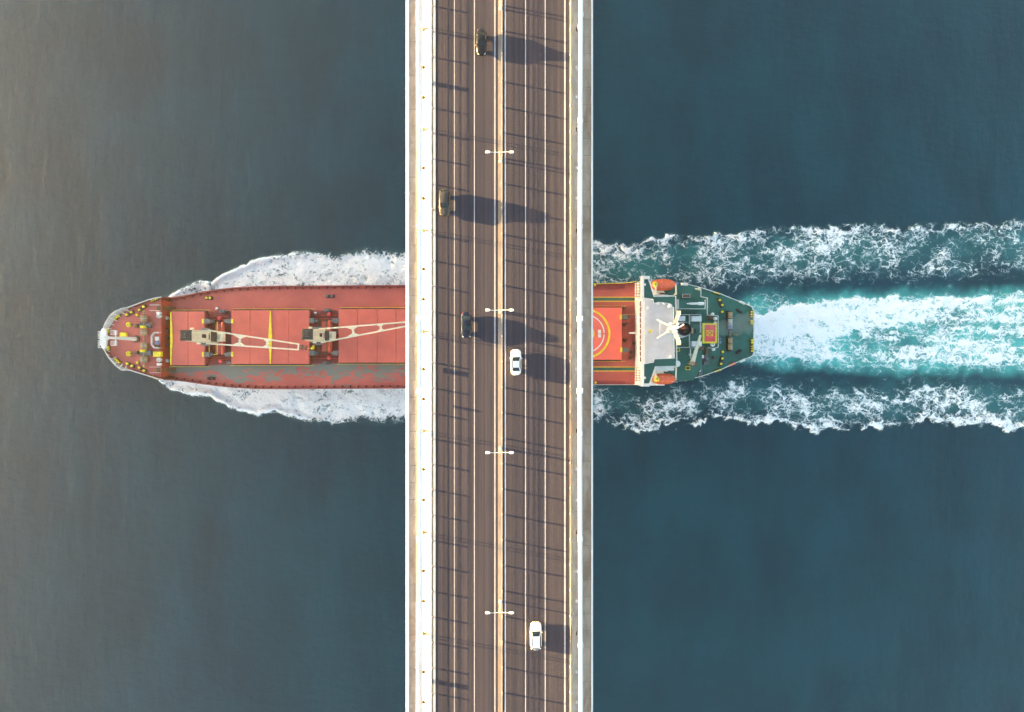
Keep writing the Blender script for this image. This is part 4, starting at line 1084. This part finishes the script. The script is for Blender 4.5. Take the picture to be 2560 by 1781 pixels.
# small house with white raft canister
(x0,y1,_), (x1,y0,_) = P(1697,751,21.6), P(1771,773,21.6)
part(MB().box(x0, x1-1.0, y0, y1, BZ, 21.55), "deck_house", M['green'])
part(MB().box(x0-0.45, x0-0.01, y0-0.1, y1+0.2, BZ, 21.7), "house_end_wall", M['lgrey'])
part(MB().rail([(x0,y0,21.55),(x1-1.0,y0,21.55),(x1-1.0,y1,21.55)], 0.8, 1.6, 0.05), "rail", M['white'])
xx, yy, _ = P(1742,759.5,22.2)
part(MB().lathe((xx-1.9,yy,22.1), [(0.12,-0.6),(0.16,0),(0.28,0.3),(0.3,2.2),(0.42,2.3),(0.42,3.6),(0.36,3.7)], 12, 'x').bbox((xx,yy),2.6,0.5,21.55,21.8,b=0.02), "raft_canister", M['white'], smooth=True)
# funnel
fxp, fyp, _ = P(1714,824,24)
fn = part(MB().lathe((fxp-0.5,fyp,BZ), [(2.1,0),(2.0,3.0),(1.85,5.2)], 24), "funnel", M['white'], smooth=True)
part(MB().lathe((fxp-0.5,fyp,BZ+5.2), [(1.62,0),(1.66,0.9),(1.5,0.95),(1.45,0.2)], 24), "funnel_top", M['black'], fn, True)
for dx, dy in ((-0.5,0.6),(0.3,0.3),(-0.1,-0.5)): part(MB().lathe((fxp-0.5+dx,fyp+dy,BZ+5.3), [(0.3,0),(0.3,1.2),(0.22,1.2),(0.2,0.6)], 10), "exhaust_pipe", M['brown'], fn, True)
part(MB().bbox((fxp-1.0,fyp+0.35), 1.1, 0.7, BZ+6.1, BZ+6.3, b=0.05), "spark_cover", M['orange'], fn)
for u, v, su, sv, m in ((1731,827.5,5,14,'tan'),(1737,827.5,7,12,'black')):
    x,y,_ = P(u,v,20); part(MB().bbox((x,y), su*0.102, sv*0.102, BZ, 20, b=0.05), "vent_box", M[m])
for u, v, su, sv in ((1705,796.5,17,12),(1741.5,797,25,12.5),(1742,860,25,12.5)):
    x,y,_ = P(u,v,20.2); s_ = part(MB().bbox((x,y), su*0.102, sv*0.102, BZ, 20.2, b=0.06), "skylight", M['white'])
    part(MB().cbox((x,y), su*0.102+0.14, sv*0.102+0.14, BZ, BZ+0.12), "skylight_base", M['lgrey'], s_)
def railpx(pts, z, name="rail", r=0.055): part(MB().rail([P(u,v,z+1.0)[:2]+(z,) for u,v in pts], 1.0, 1.6, r), name, M['white'])
railpx([(1690,787),(1724,787),(1724.5,869),(1691,869)], BZ)
railpx([(1724,787),(1752,787),(1752,832)], BZ); railpx([(1728,870),(1751,870)], BZ); railpx([(1727,872),(1727,896)], BZ)
railpx([(1687,871),(1687,910)], BZ); railpx([(1634,741),(1686,740),(1687,752)], BZ+3)
railpx([(1753,722),(1753,742),(1769,745),(1769,788),(1796,790),(1796.5,868),(1788,871),(1770,870)], AZ)
# cream provision crane
a, b = P(1752,838,23.5), P(1731,909,21.5)
pc = part(MB().lathe((b[0],b[1],BZ), [(0.5,0),(0.4,2.2),(0.55,2.3),(0.55,2.8)], 12), "provision_crane", M['tan'], smooth=True)
bm = MB(); n_ = 2
va, vb = Vector(a), Vector(b); dd = (vb-va).normalized(); sd = dd.cross(Vector((0,0,1))).normalized()
bm.add([va-sd*0.22, va+sd*0.22, vb+sd*0.55, vb-sd*0.55]+[q-Vector((0,0,0.5)) for q in (va-sd*0.22, va+sd*0.22, vb+sd*0.55, vb-sd*0.55)], [(0,3,2,1),(4,5,6,7),(0,1,5,4),(1,2,6,5),(2,3,7,6),(3,0,4,7)])
part(bm, "boom", M['cream'], pc)
part(MB().bbox((b[0]+0.5,b[1]-0.2), 1.3, 1.1, BZ+1.6, BZ+2.6, b=0.15), "winch", M['brown'], pc)
# red cargo hatch with yellow border and crossed square
PZ = 14.0
def rect(u0,v0,u1,v1,z0,z1): 
    (x0,y1,_), (x1,y0,_) = P(u0,v0,z1), P(u1,v1,z1); return (x0,x1,y0,y1,z0,z1)
pp = part(MB().box(*rect(1757,808.5,1792.5,858.5,AZ,PZ)), "stores_hatch", M['yellow'])
part(MB().box(*rect(1762,812.5,1788,854.5,PZ-0.5,PZ+0.02)), "red_panel", M['pink'], pp)
sq = MB(); zq = PZ+0.04
def ln(u0,v0,u1,v1,w=0.16): sq.bar(P(u0,v0,zq), P(u1,v1,zq), w, 0.02)
for q in ((1767,827,1782,827),(1782,827,1782,840),(1782,840,1767,840),(1767,840,1767,827),(1768,828,1781,839),(1781,828,1768,839)): ln(*q)
part(sq, "crossed_square", M['yellow'], pp)
dots = MB()
for v in np.linspace(814,853,13):
    for u in (1761.6,1788.4): dots.cbox(P(u,v,PZ)[:2], 0.16, 0.2, PZ, PZ+0.06)
part(dots, "edge_studs", M['tan'], pp)
# domes and drums
for u, v, r_, z in ((1783,785.5,0.42,AZ),(1790,797,0.48,AZ),(1789.5,807,0.33,AZ),(1783,861,0.62,AZ),(1785,874,0.42,AZ),(1694,910,0.85,BZ),(1727,887,0.3,BZ)):
    x,y,_ = P(u,v,z+1.6)
    d_ = part(MB().lathe((x,y,z), [(r_*0.5,0),(r_*0.5,0.8),(r_,0.9),(r_,1.25),(r_*0.8,1.55),(r_*0.3,1.7)], 16), "vent_dome" if r_ < 0.8 else "satellite_dome", M['white'], smooth=True)
    if u == 1783 and v > 800: part(MB().lathe((x,y,z+1.66), [(0.2,0),(0.2,0.08)], 10), "vent_cap", M['grey'], d_)
# mooring winches aft
for v, m in ((788,'tan'),(805,'lgrey'),(816,'paleblue'),(852,'tan'),(868,'tan')):
    x,y,_ = P(1826.5,v,13.2)
    w = part(MB().bbox((x,y), 1.5, 1.7, AZ, AZ+0.3, b=0.05).bbox((x-0.5,y+0.95), 0.6, 0.35, AZ, AZ+1.2, b=0.05).bbox((x+0.0,y-0.95), 0.9, 0.35, AZ, AZ+1.0, b=0.05), "mooring_winch", M['black'])
    part(MB().lathe((x,y,AZ+0.95), [(0.2,-0.75),(0.7,-0.75),(0.7,-0.65),(0.55,-0.6),(0.58,0),(0.55,0.6),(0.7,0.65),(0.7,0.75),(0.2,0.75)], 14, 'y'), "rope_drum", M[m], w, True)
for v in np.linspace(822,840,6):
    x,y,_ = P(1826.5,v,12.6); part(MB().bbox((x,y), 0.45, 0.22, AZ, AZ+0.5, b=0.05), "roller", M['tan'])
for u in (1836,1841):
    x,y,_ = P(u,837.5,12.4); part(MB().bbox((x,y), 0.22, 0.5, AZ, AZ+0.5, b=0.05), "roller", M['tan'])
for u, v, rt in ((1848,778,-0.6),(1848,880,0.6)):
    x,y,_ = P(u,v,12.4); part(MB().bbox((x,y), 1.7, 0.6, AZ, AZ+0.2, rot=rt, b=0.05).lathe((x-0.5*math.cos(rt),y-0.5*math.sin(rt),AZ), [(0.25,0),(0.25,0.6),(0.3,0.7)], 10).lathe((x+0.5*math.cos(rt),y+0.5*math.sin(rt),AZ), [(0.25,0),(0.25,0.6),(0.3,0.7)], 10), "roller_fairlead", M['black'])
# stern quarter chocks
for u, v, rt in ((1856,757,-0.42),(1857,902,0.42),(1832,911,0.42)):
    x,y,_ = P(u,v,12.5); part(MB().bbox((x,y), 1.5, 0.55, AZ, 12.7, rot=rt, b=0.15), "fairlead_chock", M['white' if u > 1840 else 'orange'])
# companion hatches with yellow ladders
for u, v, su, sv, z in ((1716,740,20,10,BZ),(1690,770,8,16,BZ),(1694,875,12,8,BZ),(1720,921,12,9,BZ),(1682,754,6,8,BZ+3)):
    x,y,_ = P(u,v,z+0.3)
    ho = part(MB().bbox((x,y), su*0.102, sv*0.102, z, z+0.25, b=0.03), "companionway", M['lgrey' if u == 1716 else 'yellow'])
    part(MB().cbox((x,y), su*0.102-0.35, sv*0.102-0.3, z+0.1, z+0.27), "stair_opening", M['brown' if u == 1716 else 'black'], ho)
# stores and clutter on the aft deck
for u, v, su, sv, h_, m in ((1778,793,14,10,0.9,'brown'),(1768,877,7,18,0.9,'brown'),(1766,890,7,12,0.7,'grey'),(1760,900,10,8,1.1,'black'),(1768,898,9,8,1.0,'grey'),(1766,908,14,9,0.7,'grey'),
                            (1752,925,9,36,0.35,'grey'),(1785,894,6,6,0.6,'hull'),(1758,893,5,10,0.8,'white'),(1801,848,4,4,0.6,'paleblue'),(1801,856,6,7,0.6,'paleblue'),(1734,873,8,7,0.8,'brown'),(1860,819,6,6,0.15,'grey')):
    x,y,_ = P(u,v,AZ+h_)
    part(MB().bbox((x,y), su*0.106, sv*0.106, AZ if u < 1729 or u > 1740 else BZ, (AZ if u < 1729 or u > 1740 else BZ)+h_, rot=random.uniform(-0.12,0.12), b=min(0.1,h_*0.3)), "stores_crate", M[m])
x,y,_ = P(1751,906,AZ+1.0)
part(MB().lathe((x,y,AZ), [(0.55,0),(0.62,0.3),(0.55,0.8),(0.35,1.0),(0.08,1.1)], 9), "blue_tarpaulin", M['blue'], smooth=True)
for u, v in ((1712,711),(1710,949)):
    x,y,_ = P(u,v,AZ+1.4)
    part(MB().lathe((x,y,AZ+1.0), [(0.2,-0.95),(0.45,-0.8),(0.45,0.8),(0.2,0.95)], 12, 'x').bbox((x,y), 1.2, 0.7, AZ, AZ+0.6, b=0.03), "raft_canister", M['white'], smooth=True)
    part(MB().bbox((x-2.0,y-0.1), 0.8, 1.5, AZ, AZ+1.1, b=0.1), "deck_locker", M['paleblue'])
part(MB().tube(P(1702,722,13.5),P(1744,723,13.5),0.22,n=8).lathe(P(1747,723,13.2), [(0.2,0),(0.45,0.15),(0.3,0.6)], 10), "accommodation_ladder", M['cream'])

# davits and lifeboats
def davit(v_in, v_out, s):
    for u in (1634, 1684):
        a, b = P(u,v_in,BZ), P(u,v_out,BZ)
        part(MB().bar((a[0],a[1],BZ-2.5),(a[0],a[1],BZ+2.3),0.35,0.35).bar((a[0],a[1],BZ+2.3),(a[0],b[1],BZ+2.0),0.35,0.3), "davit", M['cream'])
    for k, vv in enumerate((0.25, 0.6, 0.95)):
        a, b = P(1636,v_in+(v_out-v_in)*0.3*k,BZ), P(1662,v_in+(v_out-v_in)*0.3*k,BZ)
        part(MB().bar(a, b, 0.2, 0.2), "davit_rail", M['cream'])
    a, b = P(1648,v_in,BZ), P(1686,v_in,BZ); part(MB().bar((a[0],a[1],BZ-0.2),(b[0],b[1],BZ-0.2),0.3,0.3), "davit_beam", M['lgrey'])
    x, y, _ = P(1656, v_in+(v_out-v_in)*0.1, BZ-1); part(MB().bbox((x,y), 1.2, 0.9, BZ-2.4, BZ-1.2, b=0.1), "davit_winch", M['brown'])
davit(738, 716, 1); davit(919, 945, -1)
def lifeboat(u0, u1, v0, v1, label):
    z = 20.0
    x0, x1 = P(u0,0,z)[0], P(u1,0,z)[0]; y = (P(0,v0,z)[1]+P(0,v1,z)[1])/2; W = abs(P(0,v0,z)[1]-P(0,v1,z)[1])/2
    L = x1-x0; cx = (x0+x1)/2
    e = empty("lifeboat", (cx, y, 18.3)); tag(e, label, "lifeboat", "orange lifeboats hung from davits")
    def body(z_lo, z_mid, z_hi, wk, name, m, top):
        rows = []
        for i in range(15):
            s = -1+2*i/14; w = W*wk*(1-abs(s)**3.2)**0.62+0.02; zz = 1-0.12*s*s
            xx = cx+s*L/2*(0.98 if top else 1.0)
            if top: rows.append([(xx,y-w,z_lo),(xx,y-w*0.92,z_lo+(z_mid-z_lo)*zz),(xx,y-w*0.55,z_lo+(z_hi-z_lo)*zz),(xx,y,z_lo+(z_hi-z_lo+0.08)*zz),(xx,y+w*0.55,z_lo+(z_hi-z_lo)*zz),(xx,y+w*0.92,z_lo+(z_mid-z_lo)*zz),(xx,y+w,z_lo)])
            else: rows.append([(xx,y+w,z_hi),(xx,y+w*0.85,z_mid),(xx,y,z_lo+0.5*abs(s)**3),(xx,y-w*0.85,z_mid),(xx,y-w,z_hi)])
        return MB().grid(rows).build(name, m, e, True)
    body(18.3, 18.8, 19.6, 1.0, "hull", M['orange'], False)
    body(19.6, 20.1, 20.7, 0.97, "canopy", M['orange'], True)
    MB().lathe((cx-L*0.34,y,20.35), [(0.75,0),(0.70,0.45),(0.45,0.7),(0.1,0.75)], 14).build("conning_dome", M['yellow'], e, True)  # yellow paints in the low sun on the boat's forward end
    MB().lathe((cx-L*0.34,y,21.05), [(0.16,0),(0.16,0.1)], 8).build("dome_hatch", M['grey'], e)
    for k in (-0.45, 0.05, 0.45):
        MB().bar((cx-L*0.12,y+W*k,20.74-abs(k)*0.12),(cx+L*0.34,y+W*k,20.68-abs(k)*0.12),0.06,0.06).build("grab_rail", M['white'], e)
    for k in (-0.44, 0.44): MB().bbox((cx+L*k,y), 0.3, 0.25, 20.0, 21.0, b=0.05).build("lifting_hook", M['lgrey'], e)
lifeboat(1625.5, 1691, 697.5, 727, "orange lifeboat on the upper side of the ship behind the white wing")
lifeboat(1630, 1692, 934.5, 961.5, "orange lifeboat on the lower side of the ship behind the white wing")

# exhaust drifting over the stern
sm = NT("exhaust_smoke"); sm.n.remove(sm.b)
pv = sm.node("ShaderNodeVolumePrincipled"); pv.inputs["Color"].default_value = (0.8,0.8,0.82,1); pv.inputs["Density"].default_value = 0.085; pv.inputs["Anisotropy"].default_value = 0.2
sm.l.new(pv.outputs[0], sm.out.inputs["Volume"])
rows = []
c0 = P(1722,822,26); 
for i in range(13):
    k = i/12; cx, cy, cz = c0[0]+k*17.0, c0[1]-k*(-1.2)+0.4*math.sin(k*9), 26-k*2.0
    r = (0.35+2.4*k)*(1 if 0 < i < 12 else 0.02)*(1+0.15*math.sin(i*2.3))
    rows.append([(cx, cy+r*math.cos(2*math.pi*j/14)*1.2, cz+r*0.8*math.sin(2*math.pi*j/14)) for j in range(15)])
smo = MB().grid(rows).build("exhaust_smoke", sm.m, smooth=True)
tag(smo, "thin pale exhaust smoke drifting aft from the black funnel", "smoke", kind="stuff")

# ------------------------------------------------------------------ haze: thin sunlit air
hz = NT("haze_air"); hz.n.remove(hz.b)
pv = hz.node("ShaderNodeVolumePrincipled"); pv.inputs["Color"].default_value = (0.95,0.95,0.95,1); pv.inputs["Density"].default_value = HAZE_D; pv.inputs["Anisotropy"].default_value = 0.84
hz.l.new(pv.outputs[0], hz.out.inputs["Volume"])
hzo = MB().box(-5700,5700,-5700,5700,-1.0-4.0,H+6).build("haze", hz.m)
tag(hzo, "thin warm haze filling the air over the strait", "haze", kind="stuff")
